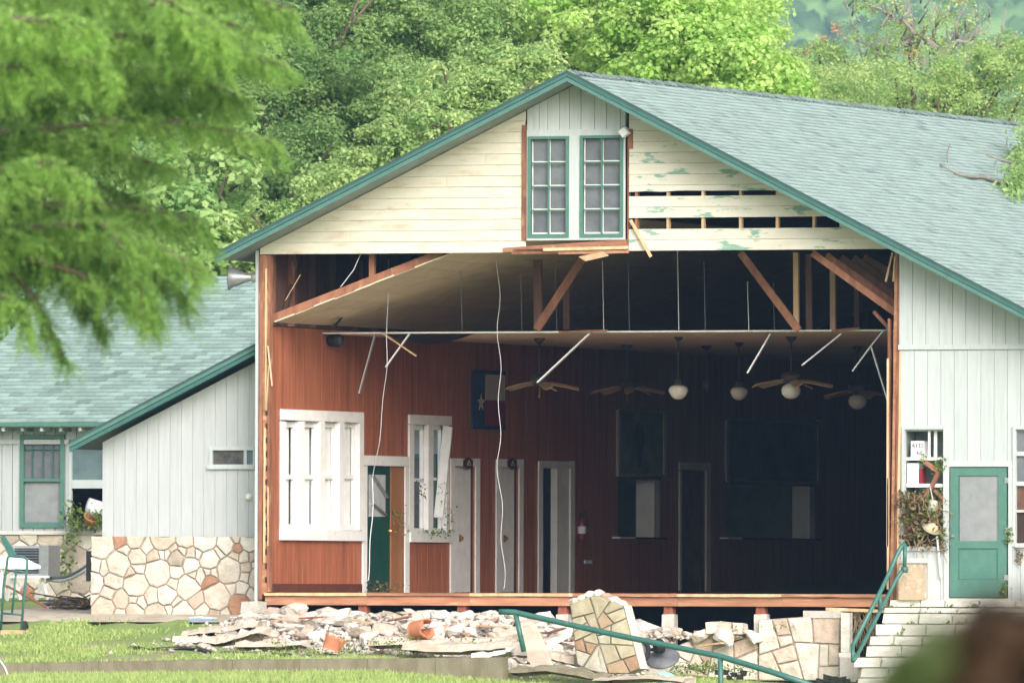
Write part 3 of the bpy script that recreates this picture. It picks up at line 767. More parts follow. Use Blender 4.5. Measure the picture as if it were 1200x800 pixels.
# --- suspended plank ceiling
YC = W(377, 388).y; zc = F(700, 387.5, YC).z
m = MB(); rr = random.Random(9); y = YC + .03
while y < YB - .7:
    m.tone = rr.uniform(.85, 1.08); m.box(XL + .02, XR + .01, y, y + .112, zc - .03, zc - .012 + rr.uniform(-.002, .002)); y += .12
m.build('suspended_ceiling', bounceceil, HALL, kind='stuff')
s = MB(); s.box(XL + .02, XR, YC - .01, YC + .028, zc - .028, zc - .004); s.build('ceiling_edge_trim', tee, HALL)
# sagging strip of ceiling
m = MB(); n = 16; pa = []; pb = []
for i in range(n + 1):
    t = i / n; px = 445 + t * 125; dz = math.sin(math.pi * min(1, t * 1.1)) * 13 if t < .91 else 0
    pa.append(F(px, 389, YC + .1)); pb.append(F(px, 390 + max(0, dz), YC + .35))
m.add(pa + pb, [(i, i + 1, n + 2 + i, n + 1 + i) for i in range(n)])
m.build('sagging_ceiling_strip', bounceceil, HALL)
m = MB(); m.add([F(386, 387, 2.2), F(398, 373, 2.4), F(402, 372, 2.2), F(392, 386, 2.1)], [(0, 1, 2, 3)]); m.build('torn_ceiling_flap', roofdark, HALL)

# --- trim, windows and doors of the left wall
def wbox(mb, a, b, t, bo, x0, x1):
    """box on the left wall from pixel rectangle"""
    p, q = W(a, t), W(b, bo); mb.box(XL + x0, XL + x1, p.y, q.y, W((a + b) / 2, bo).z, W((a + b) / 2, t).z)
def trim(rects, x1=.03, mt_=white_in, nm='trim', par=HALL):
    for r_ in rects:
        s = MB(); wbox(s, *r_, .003, x1); s.build(nm, mt_, par)
# triple window
w1 = MB(); wbox(w1, 328, 424, 481, 493.5, .003, .04); w1 = w1.build('window', white_in, HALL)
for r_ in ((327, 424.5, 621, 633),): s = MB(); wbox(s, *r_, .003, .06); s.build('sill', white_in, w1)
for a, b in ((328, 332.5), (349, 354.5), (373, 378.5), (396, 401.5), (419.5, 424)):
    s = MB(); wbox(s, a, b, 493.5, 621, -.13, .035); s.build('post', white_in, w1)
for a, b in ((332.5, 349), (354.5, 373), (378.5, 396), (401.5, 419.5)):
    p, q = W(a, 500).y, W(b, 500).y; z0, z1 = W(a, 621).z, W(a, 493.5).z; x = XL - .10
    s = MB(); zm = (z0 + z1) / 2 - .05
    for y0, y1, za, zb_ in ((p, p + .055, z0, z1), (q - .055, q, z0, z1), (p + .055, q - .055, z1 - .09, z1), (p + .055, q - .055, z0, z0 + .1), (p + .055, q - .055, zm, zm + .07)):
        s.box(x, x + .05, y0 + .003, y1 - .003, za, zb_)
    s.build('sash', white_in, w1)
for a, b, lo_, hi_ in ((333.5, 345, 497, 619), (361, 369, 497, 619), (388.5, 394, 498, 619), (412, 417, 499, 619)):
    s = MB(); wbox(s, a, b, lo_, hi_, -.128, -.106); s.build('bright_filler_board', white_in, w1)  # white boards added so the bays look bright despite the shaded yard
# door with green leaf
trim(((424, 428.3, 545.6, 694), (473.5, 478, 545.5, 694), (424, 478, 534, 545.5)))
dy0, dy1, _, dz1 = OP['d1']
ys_ = W(459, 600).y
d1 = MB(); d1.box(XL - .07, XL - .03, dy0 + .01, ys_, .01, dz1 - .01); d1 = d1.build('door', darkgreen, HALL)
tag(d1, 'dark green half glazed door')
s = MB(); wbox(s, 434, 453, 556, 605, -.029, -.02); s.build('pane', mat('pale_door_glass', (.55, .56, .56), (.42, .43, .43), scale=6, rough=.3), d1)
for (a, ya, b, yb) in ((435, 557, 452, 583), (435, 590, 450, 603)):
    s = MB(); s.beam(L(a, ya, XL - .015), L(b, yb, XL - .015), .02, .12, (1, 0, 0)); s.build('crack_tape', steel, d1)
s = MB(); s.lathe([(.03, 0), (.035, .03), (.02, .06)], L(455.5, 622, XL - .03), (1, 0, 0), 10); s.build('handle', brass, d1)
ojamb = mat('orange_varnished_jamb', (.36, .16, .06), (.29, .12, .045), scale=4, stretch=(1, 4, .3), rough=.4)
for a, b in ((459.5, 463.5), (464, 468.5), (469, 473)):
    s = MB(); wbox(s, a, b, 546, 694, -.09, -.01 - (b - 463) * .001); s.build('door_jamb', ojamb, HALL)
# second window with its broken sash
w2 = MB(); wbox(w2, 478, 527, 486.5, 497.5, .003, .04); w2 = w2.build('window', white_in, HALL)
s = MB(); wbox(s, 478, 527.5, 624, 635, .003, .06); s.build('sill', white_in, w2)
for a, b in ((478, 483), (500, 505.5), (521.5, 524)):
    s = MB(); wbox(s, a, b, 497.5, 624, -.13, .035); s.build('post', white_in, w2)
for a, b, mid in ((483, 500, 560), (505.5, 521.5, 559)):
    p, q = W(a, 500).y, W(b, 500).y; z0, z1 = W(a, 624).z, W(a, 497.5).z; zm = W(a, mid).z; s = MB()
    for y0, y1, za, zb_ in ((p, p + .05, z0, z1), (q - .05, q, z0, z1), (p, q, z1 - .08, z1), (p, q, z0, z0 + .08), (p, q, zm - .05, zm)): s.box(XL - .1, XL - .05, y0 + .002, y1 - .002, za, zb_)
    s.build('sash', white_in, w2)
s = MB(); s.beam(L(525, 500, XL + .1), L(514, 606, XL + .05), .04, .16, (1, 0, 0)); s.build('leaning_sash_rail', white_in, w2)
# closed white doors with six-sided plaques
for k, (a, b, t, h) in {'d2': (527, 560.5, 537, 542), 'd3': (580.5, 611.5, 538, 597)}.items():
    y0, y1, z0, z1 = OP[k]
    trim(((a, a + 4.3, t, 695), (b - 4.3, b, t, 695), (a + 4.3, b - 4.3, t, t + 9)))
    d = MB(); d.box(XL - .10, XL - .07, y0 + .005, y1 - .005, .01, z1 - .005); d = d.build('door', white_in, HALL)
    s = MB(); ym = (y0 + y1) / 2
    for za, zb_ in ((.25, .85), (1.0, 1.9)): s.box(XL - .068, XL - .06, y0 + .2, y1 - .2, za, zb_)
    s.build('door_panel', white_in, d)
    s = MB(); s.box(XL - .069, XL - .063, ym - .05, ym + .05, .92 - .06, .92 + .06); s.lathe([(.03, 0), (.038, .04), (.02, .06)], (XL - .065, ym, .92), (1, 0, 0), 10); s.build('handle', brass, d)
# open doorway
trim(((630, 634.3, 540, 694), (667, 671.5, 540, 694), (634.3, 667, 540, 548.5)))
y0, y1, z0, z1 = OP['d4']
s = MB(); s.box(XL - .35, XL - .002, y1, y1 + .02, 0, z1); s.box(XL - .12, XL - .002, W(653, 600).y, y1 - .002, 0, z1 - .002); s.build('door_jamb', white_in, HALL)
# serving hatches
for k, (a, b, t, bo) in {'s1': (722, 776, 556, 631), 's2': (847, 957, 563, 632)}.items():
    y0, y1, z0, z1 = OP[k]; s = MB(); s.box(XL - .34, XL + .001, y1 - .28, y1, z0, z1); s.build('hatch_jamb', white_in, HALL)
    s = MB(); s.box(XL - .4, XL + .16, y0 - .3, y0 + .45, z0 - .03, z0); s.build('hatch_shelf', white_in, HALL)
    s = MB(); s.box(XL - .4, XL + .1, y0 + .46, y1 + .1, z0 - .03, z0 - .001); s.build('counter', oldwood, HALL)
    s = MB(); s.box(XL - .3, XL + .02, y0 - .05, y1 + .05, z1, z1 + .06); s.build('hatch_header', oldwood, HALL)
trim(((795, 797.5, 552, 692), (826.5, 831, 542, 694), (795, 826.5, 542, 551)), .03, white_in)
y0, y1, z0, z1 = OP['d5']
s = MB(); s.box(XL - .1, XL - .06, y0 + .25, y1 - .01, .01, z1 - .01); s.build('door', oldwood, HALL)
s = MB(); s.box(XL - .1, XL - .002, y0, y0 + .06, 0, z1); s.build('door_jamb', white_in, HALL)
# ------------------------------------------------------------------ right-hand white wall (same front plane)
trims = [X(p, 500) for p in np.arange(1054.2, 1345, 15.6)]
YR = -.03
ox = lambda a, b, t, bo: (X(a, 560), X(b, 560), Z(bo, 1120), Z(t, 1120))
OPR = {'shelf': ox(1061.5, 1106.5, 503, 640), 'door': ox(1113.5, 1182.5, 547, 700.5), 'win': ox(1191.5, 1228, 503, 636)}
wall_boards(HALL, trims, Z(407.5, 1120), 9, YR, white, (), UND, gap=.006)
zlow = -1.75
wall_boards(HALL, [x + .03 for x in trims], -.12, Z(410, 1120), YR + .004, white, list(OPR.values()), None, gap=.006)
s = MB(); s.box(X(1054), XE - .4, YR + .026, YR + .06, -.12, Z(503, 1120)); 
m = MB()
for (a, b, t, bo) in ((1054, 1061.4, 505, 702), (1106.6, 1113.4, 505, 702), (1182.6, 1191.4, 505, 702), (1228.2, 1330, 505, 702), (1061.4, 1106.6, 640.2, 702), (1113.4, 1182.6, 505, 546.8), (1191.4, 1228.2, 636.2, 702), (1054, 1330, 300, 504.8)):
    p = [(X(a, 560), Z(bo, 1120)), (X(b, 560), Z(bo, 1120)), (X(b, 560), Z(t, 1120)), (X(a, 560), Z(t, 1120))]
    for c in UNDI: p = clip(p, *c)
    if len(p) > 2: m.fprism(p, YR + .03, YR + .06)
m.build('wall_backing', white_a, HALL)
s = MB(); s.box(X(1054), XE - .4, YR - .025, YR + .03, Z(409.5, 1120), Z(403.5, 1120)); s.build('wall_band', white, HALL)
s = MB(); s.box(XE - .4, XE - .3, 0, YB, -1.7, ZE + .1); s.build('right_outer_wall', white, HALL)
s = MB(); s.box(XR + .1, XE - .4, .03, YB, -.1, -.02); s.build('aisle_floor', darkwood, HALL)
# door frame and screened door
for (a, b, t, bo) in ((1107.5, 1113.3, 503, 701), (1182.8, 1187.5, 540, 701), (1113.3, 1182.8, 540, 546.6)):
    s = MB(); s.box(X(a, 560), X(b, 560), YR - .022, YR + .029, Z(bo, 1120), Z(t, 1120)); s.build('door_frame', white, HALL)
def rb(parent, a, b, t, bo, y0, y1, mt_, nm):
    s = MB(); s.box(X(a, 560), X(b, 560), y0, y1, Z(bo, 1120), Z(t, 1120)); return s.build(nm, mt_, parent)
dr = MB(); xb_ = lambda a, b, t, bo: dr.box(X(a, 600), X(b, 600), YR - .035, YR + .02, Z(bo, 1140), Z(t, 1140))
xb_(1115, 1124.5, 548, 699.5); xb_(1171, 1181, 548, 699.5); xb_(1124.5, 1171, 548, 557); xb_(1124.5, 1171, 633.5, 642); xb_(1124.5, 1171, 679, 699.5)
dr = dr.build('screen_door', teal_lt, HALL); tag(dr, 'green panelled door with grey insect screen')
rb(dr, 1124.5, 1171, 557, 633.5, YR - .01, YR - .004, screen_m, 'insect_screen')
rb(dr, 1124.5, 1171, 642, 679, YR - .018, YR + .0, teal_lt, 'door_panel')
for q in ((1124.5, 1126, 557, 633.5), (1124.5, 1171, 642, 643), (1124.5, 1171, 678, 679), (1124.5, 1125.6, 643, 678), (1170, 1171, 643, 678)): rb(dr, *q, YR - .028, YR - .019, teal, 'panel_moulding')
for py in (562.5, 621, 676): 
    s = MB(); s.box(X(1179.5), X(1183.5), YR - .05, YR - .036, Z(py + 3.5, 1140), Z(py - 3, 1140)); s.build('hinge', steel, dr)
s = MB(); s.lathe([(.022, 0), (.025, .05), (.015, .07)], (X(1119, 620), YR - .035, Z(628, 1140)), (0, -1, 0), 10); s.build('handle', steel, dr)
s = MB(); s.box(X(1110), X(1188), YR - .09, YR + .03, Z(703.5, 1140), Z(700.6, 1140)); s.build('door_sill', step_m, HALL)
# open shelving in the window opening
SX0, SX1, SZ0, SZ1 = OPR['shelf']; SB = .55
sh = MB()
sh.box(SX0 - .05, SX1 + .05, SB, SB + .03, SZ0 - .2, SZ1 + .05); sh.box(SX0 - .05, SX0 - .02, .04, SB, SZ0 - .2, SZ1 + .05); sh.box(SX1 + .02, SX1 + .05, .04, SB, SZ0 - .2, SZ1 + .05); sh.box(SX0 - .05, SX1 + .05, .04, SB, SZ1 + .02, SZ1 + .05); sh.box(SX0 - .05, SX1 + .05, .04, SB, SZ0 - .22, SZ0 - .19)
sh = sh.build('shelf_recess', soffit, HALL)
for a, b, t, bo in ((1058, 1061.4, 503, 643), (1106.6, 1107.4, 503, 640), (1058, 1107.4, 498.5, 502.8), (1061.5, 1106.5, 640.2, 645)): rb(HALL, a, b, t, bo, YR - .03, YR + .029, white, 'window_frame')
rb(sh, 1062, 1106, 535.5, 539, -.0, .34, white_in, 'shelf'); rb(sh, 1062, 1106, 566.5, 570.5, -.0, .34, white_in, 'shelf'); rb(sh, 1086.5, 1089, 503, 535.5, .04, .06, white_in, 'mullion'); rb(sh, 1092, 1095.5, 503, 535.5, .1, .13, white_in, 'mullion')
rb(sh, 1061.5, 1106.5, 588, 591, .0, .3, white_in, 'shelf')
# window at the right edge
wn = rb(HALL, 1188, 1191.4, 499, 640, YR - .03, YR + .029, white, 'window_frame'); rb(wn, 1191.4, 1228, 499, 503, YR - .03, YR + .029, white, 'head'); rb(wn, 1191.4, 1228, 636, 641, YR - .05, YR + .029, white, 'sill')
for t, bo in ((529, 534), (564, 569), (597, 600)): rb(wn, 1191.6, 1228, t, bo, YR + .0, YR + .04, white, 'rail')
for t, bo, mt_ in ((503, 529, pane), (534, 564, pane), (569, 597, oldwood), (600, 636, darkwood)): rb(wn, 1191.6, 1228, t, bo, YR + .05, YR + .056, mt_, 'pane')

# ------------------------------------------------------------------ left lean-to wing
YA = .8
def XA(px, py=560): return F(px, py, YA).x
def ZA(py, px=200): return F(px, py, YA).z
WA = root('lean_to_wing', (XA(200), YA, -.4), 'low white boarded lean-to with stone base beside the hall', 'building')
ea, eb = F(82, 519, YA - .45), F(301, 404, YA - .45); mA = (eb.z - ea.z) / (eb.x - ea.x)
za_ = lambda x: ea.z + mA * (x - ea.x)
UA = [(-mA, 1, ea.z - mA * ea.x - .17)]
xa_end = XL - .16
wall_boards(WA, [XA(p) for p in list(np.arange(120, 300, 13.2))] + [xa_end], ZA(628.5), 9, YA, white_a, [(XA(248), XA(297.5), ZA(545), ZA(526))], UA, gap=.005)
s = MB(); p = clip([(XA(120.5), ZA(629)), (xa_end, ZA(629)), (xa_end, 9), (XA(120.5), 9)], *UA[0]); s.fprism(p, YA + .03, YA + .06); s.build('wall_backing', white_a, WA)
s = MB(); p = clip([(XA(120.5), -.5), (xa_end, -.5), (xa_end, 9), (XA(120.5), 9)], *UA[0]); s.fprism(p, YA + 1.1, YA + 1.2); s.build('back_wall', white, WA)
s = MB(); s.box(XA(120.5), XA(122), YA + .03, YA + 1.1, -.5, ZA(530)); s.build('side_wall', white, WA)
s = MB(); s.fprism([(ea.x, za_(ea.x)), (xa_end, za_(xa_end)), (xa_end, za_(xa_end) - .1), (ea.x, za_(ea.x) - .1)], YA - .45, YA + 1.35); wd_ = s.build('roof', darkgreen, WA)
v3 = Vector((1, 0, mA)).normalized(); n3 = Vector((-v3.z, 0, v3.x))
shingles((ea.x - .03, YA - .48, za_(ea.x) - .01), (0, 1, 0), v3, n3, 1.8, (xa_end - ea.x) / v3.x, .145, .31, shingle_b, wd_, 14, -1)
for d0, d1, y0, mt_, nm in ((-.03, .01, .05, roofdark, 'roof_edge'), (.012, .075, .045, teal_rk, 'rake_moulding'), (.083, .15, .03, teal, 'rake_board')):
    s = MB(); s.fprism([(ea.x, za_(ea.x) - d0), (xa_end, za_(xa_end) - d0), (xa_end, za_(xa_end) - d1), (ea.x, za_(ea.x) - d1)], YA - .45 - y0, YA - .451); s.build(nm, mt_, WA)
def ab(parent, a, b, t, bo, y0, y1, mt_, nm):
    s = MB(); s.box(XA(a), XA(b), YA + y0, YA + y1, ZA(bo), ZA(t)); return s.build(nm, mt_, parent)
wv = ab(WA, 246, 299, 523, 527.5, -.03, .03, white, 'window'); ab(wv, 244, 299, 544, 549.5, -.05, .03, white, 'sill'); ab(wv, 246, 249.5, 527.5, 544, -.03, .03, white, 'side_frame'); ab(wv, 286, 289.5, 527.5, 544, -.02, .03, white, 'mullion'); ab(wv, 297, 299, 527.5, 544, -.03, .03, white, 'side_frame')
ab(wv, 249.5, 286, 527.5, 544, .02, .026, mat('dark_pane', (.05, .05, .055), (.12, .11, .1), scale=9, rough=.2), 'pane'); ab(wv, 289.5, 297, 527.5, 544, .02, .026, pane_teal, 'pane')
s = MB(); s.lathe([(.05, 0), (.06, .03), (.03, .08)], F(292, 582, YA), (0, -1, 0), 12); s.build('wall_tap', white_in, WA)
# stone base
rgs = random.Random(31)
bx0, bx1, bz0, bz1 = XA(109), xa_end - .02, ZA(722), ZA(628.3)
m = MB(); m.box(bx0, bx1, YA - .05, YA + .15, -.9, bz1 - .012); m.build('stone_base_core', mortar, WA)
for poly in flagstones([(bx0, bz0), (bx1, bz0), (bx1, bz1), (bx0, bz1)], .27, .024, 7):
    stone('base_stone', poly, lambda u, v_, w_: (u, YA - .05 - w_, v_), .03, flag, WA, rgs)
s = MB(); s.box(XA(104), XA(109.5), YA - .1, YA + .02, ZA(681), ZA(645.5)); s.build('vent_cover', black, WA)
# small stub pier at the corner
st = root('stone_stub_pier', (F(292, 725, -.6).x, -.6, -.7), 'short pale stone pier stub beside the hall corner', 'pier')
for i, (a, b, t, bo) in enumerate(((280.5, 302, 718, 735), (281.5, 303, 704.5, 717.5))):
    s = MB(); p, q = F(a, t, -.75), F(b, bo, -.75); s.hexa([(p.x, -.75, q.z), (q.x, -.75, q.z), (q.x, -.4, q.z), (p.x, -.4, q.z), (p.x + .02, -.74, p.z), (q.x - .01, -.74, p.z + .01), (q.x, -.4, p.z), (p.x + .01, -.4, p.z)]); s.build('stone_block', conc_lt if i else step_m, st)
# broken stone above (ragged wall end)
for i in range(5):
    pass

# ------------------------------------------------------------------ left wing behind, roof facing the camera
YW = 12.0
def XB(px, py=560): return F(px, py, YW).x
def ZB(py, px=60): return F(px, py, YW).z
WB = root('shingled_wing', (XB(60), YW, -.1), 'white wing with mottled green shingle roof facing the camera', 'building')
xb0_, xb1_ = XB(-60), XL - .16
win1 = (XB(25), XB(75.5), ZB(617.5), ZB(510.5)); win2 = (XB(82), XB(135), ZB(612), ZB(516)); 
winC = [(XL - 2.4, XL - 1.7, .75, 2.3)]
zeave = F(60, 494, YW - .45).z; rdg = F(60, 325, YW + 4.7); run = 4.7 + .45
zbt = ZB(622)
wall_boards(WB, list(np.arange(xb0_, xb1_, .2)) + [xb1_], zbt, zeave + .2, YW, white_a, [win1, win2] + winC, None, gap=.012)
mB = (rdg.z - zeave) / run
s = MB(); s.prism([(xb0_, YW - .45, zeave), (xb0_, YW - .45 + run, rdg.z), (xb0_, YW + 16.5, rdg.z - 2.5), (xb0_, YW + 16.5, rdg.z - 2.6), (xb0_, YW - .45 + run, rdg.z - .1), (xb0_, YW - .45, zeave - .1)][::-1], (xb1_ - xb0_, 0, 0)); rfB = s.build('roof', soffit, WB)
vB = Vector((0, 1, mB)).normalized(); nB = Vector((0, -vB.z, vB.y))
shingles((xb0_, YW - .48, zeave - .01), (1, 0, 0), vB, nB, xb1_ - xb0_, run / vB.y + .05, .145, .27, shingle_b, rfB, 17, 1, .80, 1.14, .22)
s = MB(); s.box(xb0_, xb1_, YW - .50, YW - .452, zeave - .08, zeave - .012); s.build('eave_board', teal_lt, WB)
k = 0; x = xb0_ + .1
while x < XB(140):
    s = MB(); s.box(x, x + .05, YW - .44, YW - .002, zeave - .16, zeave - .1); s.build('rafter_tail', white if k % 2 else soffit, WB); x += .36; k += 1
s = MB(); s.box(xb0_, xb1_, YW - .03, YW - .001, zeave - .38, zeave - .3); s.build('frieze_board', white, WB)
def bb(parent, a, b, t, bo, y0, y1, mt_, nm):
    s = MB(); s.box(XB(a), XB(b), YW + y0, YW + y1, ZB(bo), ZB(t)); return s.build(nm, mt_, parent)
wv = bb(WB, 24, 28.5, 509, 618, -.04, .03, teal_lt, 'window'); tag(wv, 'green framed sash window with grey screen')
bb(wv, 71.5, 76, 509, 618, -.04, .03, teal_lt, 'side_frame'); bb(wv, 28.5, 71.5, 509, 513.5, -.04, .03, teal_lt, 'head'); bb(wv, 28.5, 71.5, 611.5, 618, -.04, .03, teal_lt, 'sill'); bb(wv, 28.5, 71.5, 560.5, 564, -.03, .03, teal_lt, 'meeting_rail')
for px in (38, 50.5, 62): bb(wv, px - .5, px + .5, 513.5, 560.5, -.01, .02, teal, 'muntin')
bb(wv, 28.5, 71.5, 525.5, 526.6, -.008, .018, teal, 'muntin'); bb(wv, 28.5, 71.5, 513.5, 560.5, .03, .036, pane, 'pane'); bb(wv, 28.5, 71.5, 564, 611.5, .03, .036, screen_m, 'insect_screen')
wv = bb(WB, 81.5, 84.5, 515, 612, -.03, .03, white, 'window'); bb(wv, 84.5, 135, 515, 519, -.03, .03, white, 'head'); bb(wv, 84.5, 135, 562, 572, -.03, .03, white, 'meeting_rail'); bb(wv, 84.5, 135, 519, 562, .02, .026, pane_teal, 'pane'); bb(wv, 80, 135, 612, 616, -.05, .03, white, 'sill')
for (x0, x1, z0, z1) in winC:
    f_ = MB(); 
    for q in ((x0 - .07, x0, z0 - .07, z1 + .07), (x1, x1 + .07, z0 - .07, z1 + .07), (x0, x1, z1, z1 + .07), (x0, x1, z0 - .07, z0), (x0, x1, (z0 + z1) / 2 - .03, (z0 + z1) / 2 + .03)): f_.box(q[0], q[1], YW - .04, YW + .03, q[2], q[3])
    f_ = f_.build('window', teal_lt, WB); s = MB(); s.box(x0, x1, YW + .031, YW + .037, z0, z1); s.build('pane', pane, f_)
# dim rooms behind, seen through the hall's side openings
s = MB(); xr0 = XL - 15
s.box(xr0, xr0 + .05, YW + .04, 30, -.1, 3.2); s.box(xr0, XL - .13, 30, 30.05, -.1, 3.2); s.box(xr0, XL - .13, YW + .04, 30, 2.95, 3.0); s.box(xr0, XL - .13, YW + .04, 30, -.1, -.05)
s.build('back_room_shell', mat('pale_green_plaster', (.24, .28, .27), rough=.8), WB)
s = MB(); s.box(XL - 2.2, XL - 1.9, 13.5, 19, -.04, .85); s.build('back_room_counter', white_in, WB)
# stone base of this wing
bx0, bx1, bz0, bz1 = XB(-20), XB(150), ZB(712), ZB(622.5)
m = MB(); m.box(xb0_, xb1_, YW - .06, YW + .02, -1, bz1 - .01); m.build('stone_base_core', mortar, WB)
s = MB(); s.box(XB(-20), xb1_, YW - .12, YW - .062, ZB(626), ZB(622)); s.build('stone_ledge', step_m, WB)
for poly in flagstones([(bx0, bz0), (bx1, bz0), (bx1, ZB(626.3)), (bx0, ZB(626.3))], .29, .024, 12):
    stone('base_stone', poly, lambda u, v_, w_: (u, YW - .06 - w_, v_), .03, flag, WB, rgs)
# ------------------------------------------------------------------ stone steps at the right
ST = root('stone_steps', (F(1120, 800, -1.5).x, -1.5, -1.7), 'flight of pale mossy stone steps up to the green door', 'steps')
rs = random.Random(5); left = [1041, 1035.5, 1033, 1025, 1019, 1014, 1001, 1008, 1004, 1000]
tops = [703, 712, 719, 731.5, 745.5, 757, 770.5, 783, 795, 807]
for i in range(9):
    yf = -.25 - i * .31; z1 = F(1120, tops[i], yf).z; z0 = F(1120, tops[i + 1], yf).z + .018
    x = F(left[i], 750, yf).x; xend = XE - .3
    while x < xend:
        wd = rs.uniform(.38, .62); wd = min(wd, xend - x); a, b = x + .009, x + wd - .009; j = lambda: rs.uniform(-.012, .012)
        if b - a > .05:
            s = MB(); d = yf + .34 if i else .0
            s.hexa([(a + j(), yf + j(), z0), (b + j(), yf + j(), z0), (b, d, z0), (a, d, z0), (a + .012 + j(), yf + .02 + j(), z1 + j() * .6), (b - .012 + j(), yf + .02 + j(), z1 + j() * .6), (b - .01, d, z1), (a + .01, d, z1)])
            s.build('step_block', step_m, ST)
        x += wd
    s = MB(); s.box(F(left[i], 750, yf).x + .03, xend, yf + .09, .0 if i == 0 else yf + .36, z0 - .3, z1 - .03); s.build('step_core', mortar, ST)
# short rendered pillar with a cap on the landing
pl = root('landing_pillar', F(1070, 703, -.28), 'short rough tan stone pillar with pale cap on the step landing', 'pillar')
def fb(parent, a, b, t, bo, y0, y1, mt_, nm):
    p, q = F(a, t, y0), F(b, bo, y0); s = MB(); s.box(p.x, q.x, y0, y1, q.z, p.z); return s.build(nm, mt_, parent)
fb(pl, 1053, 1079.5, 659.5, 702.6, -.30, -.06, mat('tan_rough_stone', (.52, .40, .28), (.42, .30, .20), scale=4, rough=.95, bump=.03, bscale=9, stain=(.6, .55, .48), stain_scale=4, stain_at=(.52, .62)), 'shaft')
fb(pl, 1051.5, 1066, 655, 659.3, -.33, -.04, step_m, 'cap_stone'); fb(pl, 1066.5, 1081, 654, 659.3, -.33, -.04, step_m, 'cap_stone')
# handrail of the steps
hr = root('step_handrail', F(1000, 771, -2.2), 'green pipe handrail climbing the left side of the steps', 'handrail')
def arc(pts): return [F(*p) for p in pts]
s = MB(); s.tube(arc([(999, 757, -2.1), (1033, 690, -1.0), (1044, 667, -.75), (1050, 652, -.62), (1055, 642, -.55), (1060.5, 636, -.5)]), .036, 9); s.build('top_rail', pipe_g, hr, True)
s = MB(); s.tube(arc([(999.5, 774, -2.2), (1004, 768, -2.05), (1031, 716, -1.05), (1044, 691, -.75), (1050, 679, -.62), (1055, 671, -.55), (1060, 667, -.5)]), .032, 9); s.build('lower_rail', pipe_g, hr, True)
for p in ([(999.3, 754, -2.1), (999.3, 775, -2.2)], [(1060.5, 637, -.5), (1060, 668, -.5)], [(1031, 692, -1.05), (1031, 717, -1.05)]):
    s = MB(); s.tube(arc(p), .032, 9); s.build('post', pipe_g, hr, True)
s = MB(); s.lathe([(.05, -.05), (.06, 0), (.05, .05)], F(1060, 667, -.5), (0, 0, 1), 10); s.build('flange', pipe_g, hr, True)
# front handrail
fr = root('lawn_handrail', F(614, 762, -7.5), 'long green pipe handrail sloping down across the rubble', 'handrail')
s = MB(); s.tube(arc([(585, 716.5, -7.4), (594, 716.5, -7.4), (603, 717, -7.4), (612, 719, -7.4), (720, 743, -7.6), (844, 768.5, -7.9), (905, 787, -8.1), (962, 806, -8.2)]), .046, 10); s.build('top_rail', pipe_g, fr, True)
s = MB(); s.tube(arc([(604, 718, -7.4), (614, 763, -7.4)]), .040, 9); s.build('post', pipe_g, fr, True)
a_ = F(844, 769, -7.9); s = MB(); s.tube([a_, Vector((a_.x + .02, a_.y, g(a_.x, a_.y) - .1))], .042, 9); s.build('post', pipe_g, fr, True)

# ------------------------------------------------------------------ piers under the floor
for i, (px, tb) in enumerate(((427, 'second'), (543, 'third'), (661, 'fourth'), (785, 'fifth'), (893, 'sixth'))):
    x = F(px, 715, .1).x; zg_ = -1.3
    pr = root('floor_pier', (x, .1, zg_), ['red topped concrete pier below the green half glazed door', 'red topped concrete pier below the first white door', 'red topped concrete pier beside the leaning stone slab', 'red topped concrete pier right of the leaning stone slab', 'red topped concrete pier nearest the steps'][i], 'pier', 'piers under the floor beam')
    s = MB(); zc_ = F(px, 719.5, .1).z; zt_ = zb - .004
    s.hexa([(x - .105, .0, zg_), (x + .105, .0, zg_), (x + .1, .2, zg_), (x - .1, .2, zg_), (x - .1, .0, zc_), (x + .105, .01, zc_ + .006), (x + .1, .2, zc_), (x - .1, .2, zc_)]); s.build('concrete_stump', conc_lt, pr)
    s = MB(); s.hexa([(x - .08, .02, zc_), (x + .085, .02, zc_), (x + .08, .18, zc_), (x - .08, .18, zc_), (x - .07, .02, zt_), (x + .06, .025, zt_), (x + .07, .18, zt_), (x - .07, .18, zt_)]); s.build('block', rust, pr)

# ------------------------------------------------------------------ stone facing wall at the right, partly fallen
FW = root('flagstone_wall', (F(900, 790, -.1).x, -.1, -1.6), 'low flagstone facing wall left of the steps, partly fallen', 'wall')
zz = lambda py, px=900: F(px, py, -.1).z
xx = lambda px: F(px, 760, -.1).x
out2 = [(xx(889), zz(797)), (xx(985), zz(797)), (xx(985), zz(719)), (xx(942), zz(722)), (xx(889), zz(726))]
out1 = [(xx(792), zz(797)), (xx(888), zz(797)), (xx(888), zz(742)), (xx(860), zz(752)), (xx(820), zz(746)), (xx(792), zz(757))]
for k, (ol, sz, sd_) in enumerate(((out2, .42, 4), (out1, .42, 9))):
    m = MB(); m.fprism([(x, z) for x, z in ol], -.1, .12 if k else .15); m.build('wall_core', mortar, FW)
    for poly in shards(ol, sz, .026, sd_): stone('facing_stone', poly, lambda u, v_, w_: (u, -.1 - w_, v_), .03, flag, FW, rgs)
s = MB(); s.box(xx(942), xx(986), -.14, .14, zz(723.5), zz(715)); s.build('cap_block', conc_lt, FW)
wp = root('white_post', (F(990, 765, -.3).x, -.3, -1.1), 'short white post standing between stone wall and step handrail', 'post')
fb(wp, 985.5, 995.5, 717.5, 764, -.36, -.22, step_m, 'shaft'); fb(wp, 983, 1000, 764.3, 770, -.42, -.1, step_m, 'base_block'); fb(wp, 984, 1016, 770.3, 800, -.5, -.1, conc_lt, 'foot_wall')

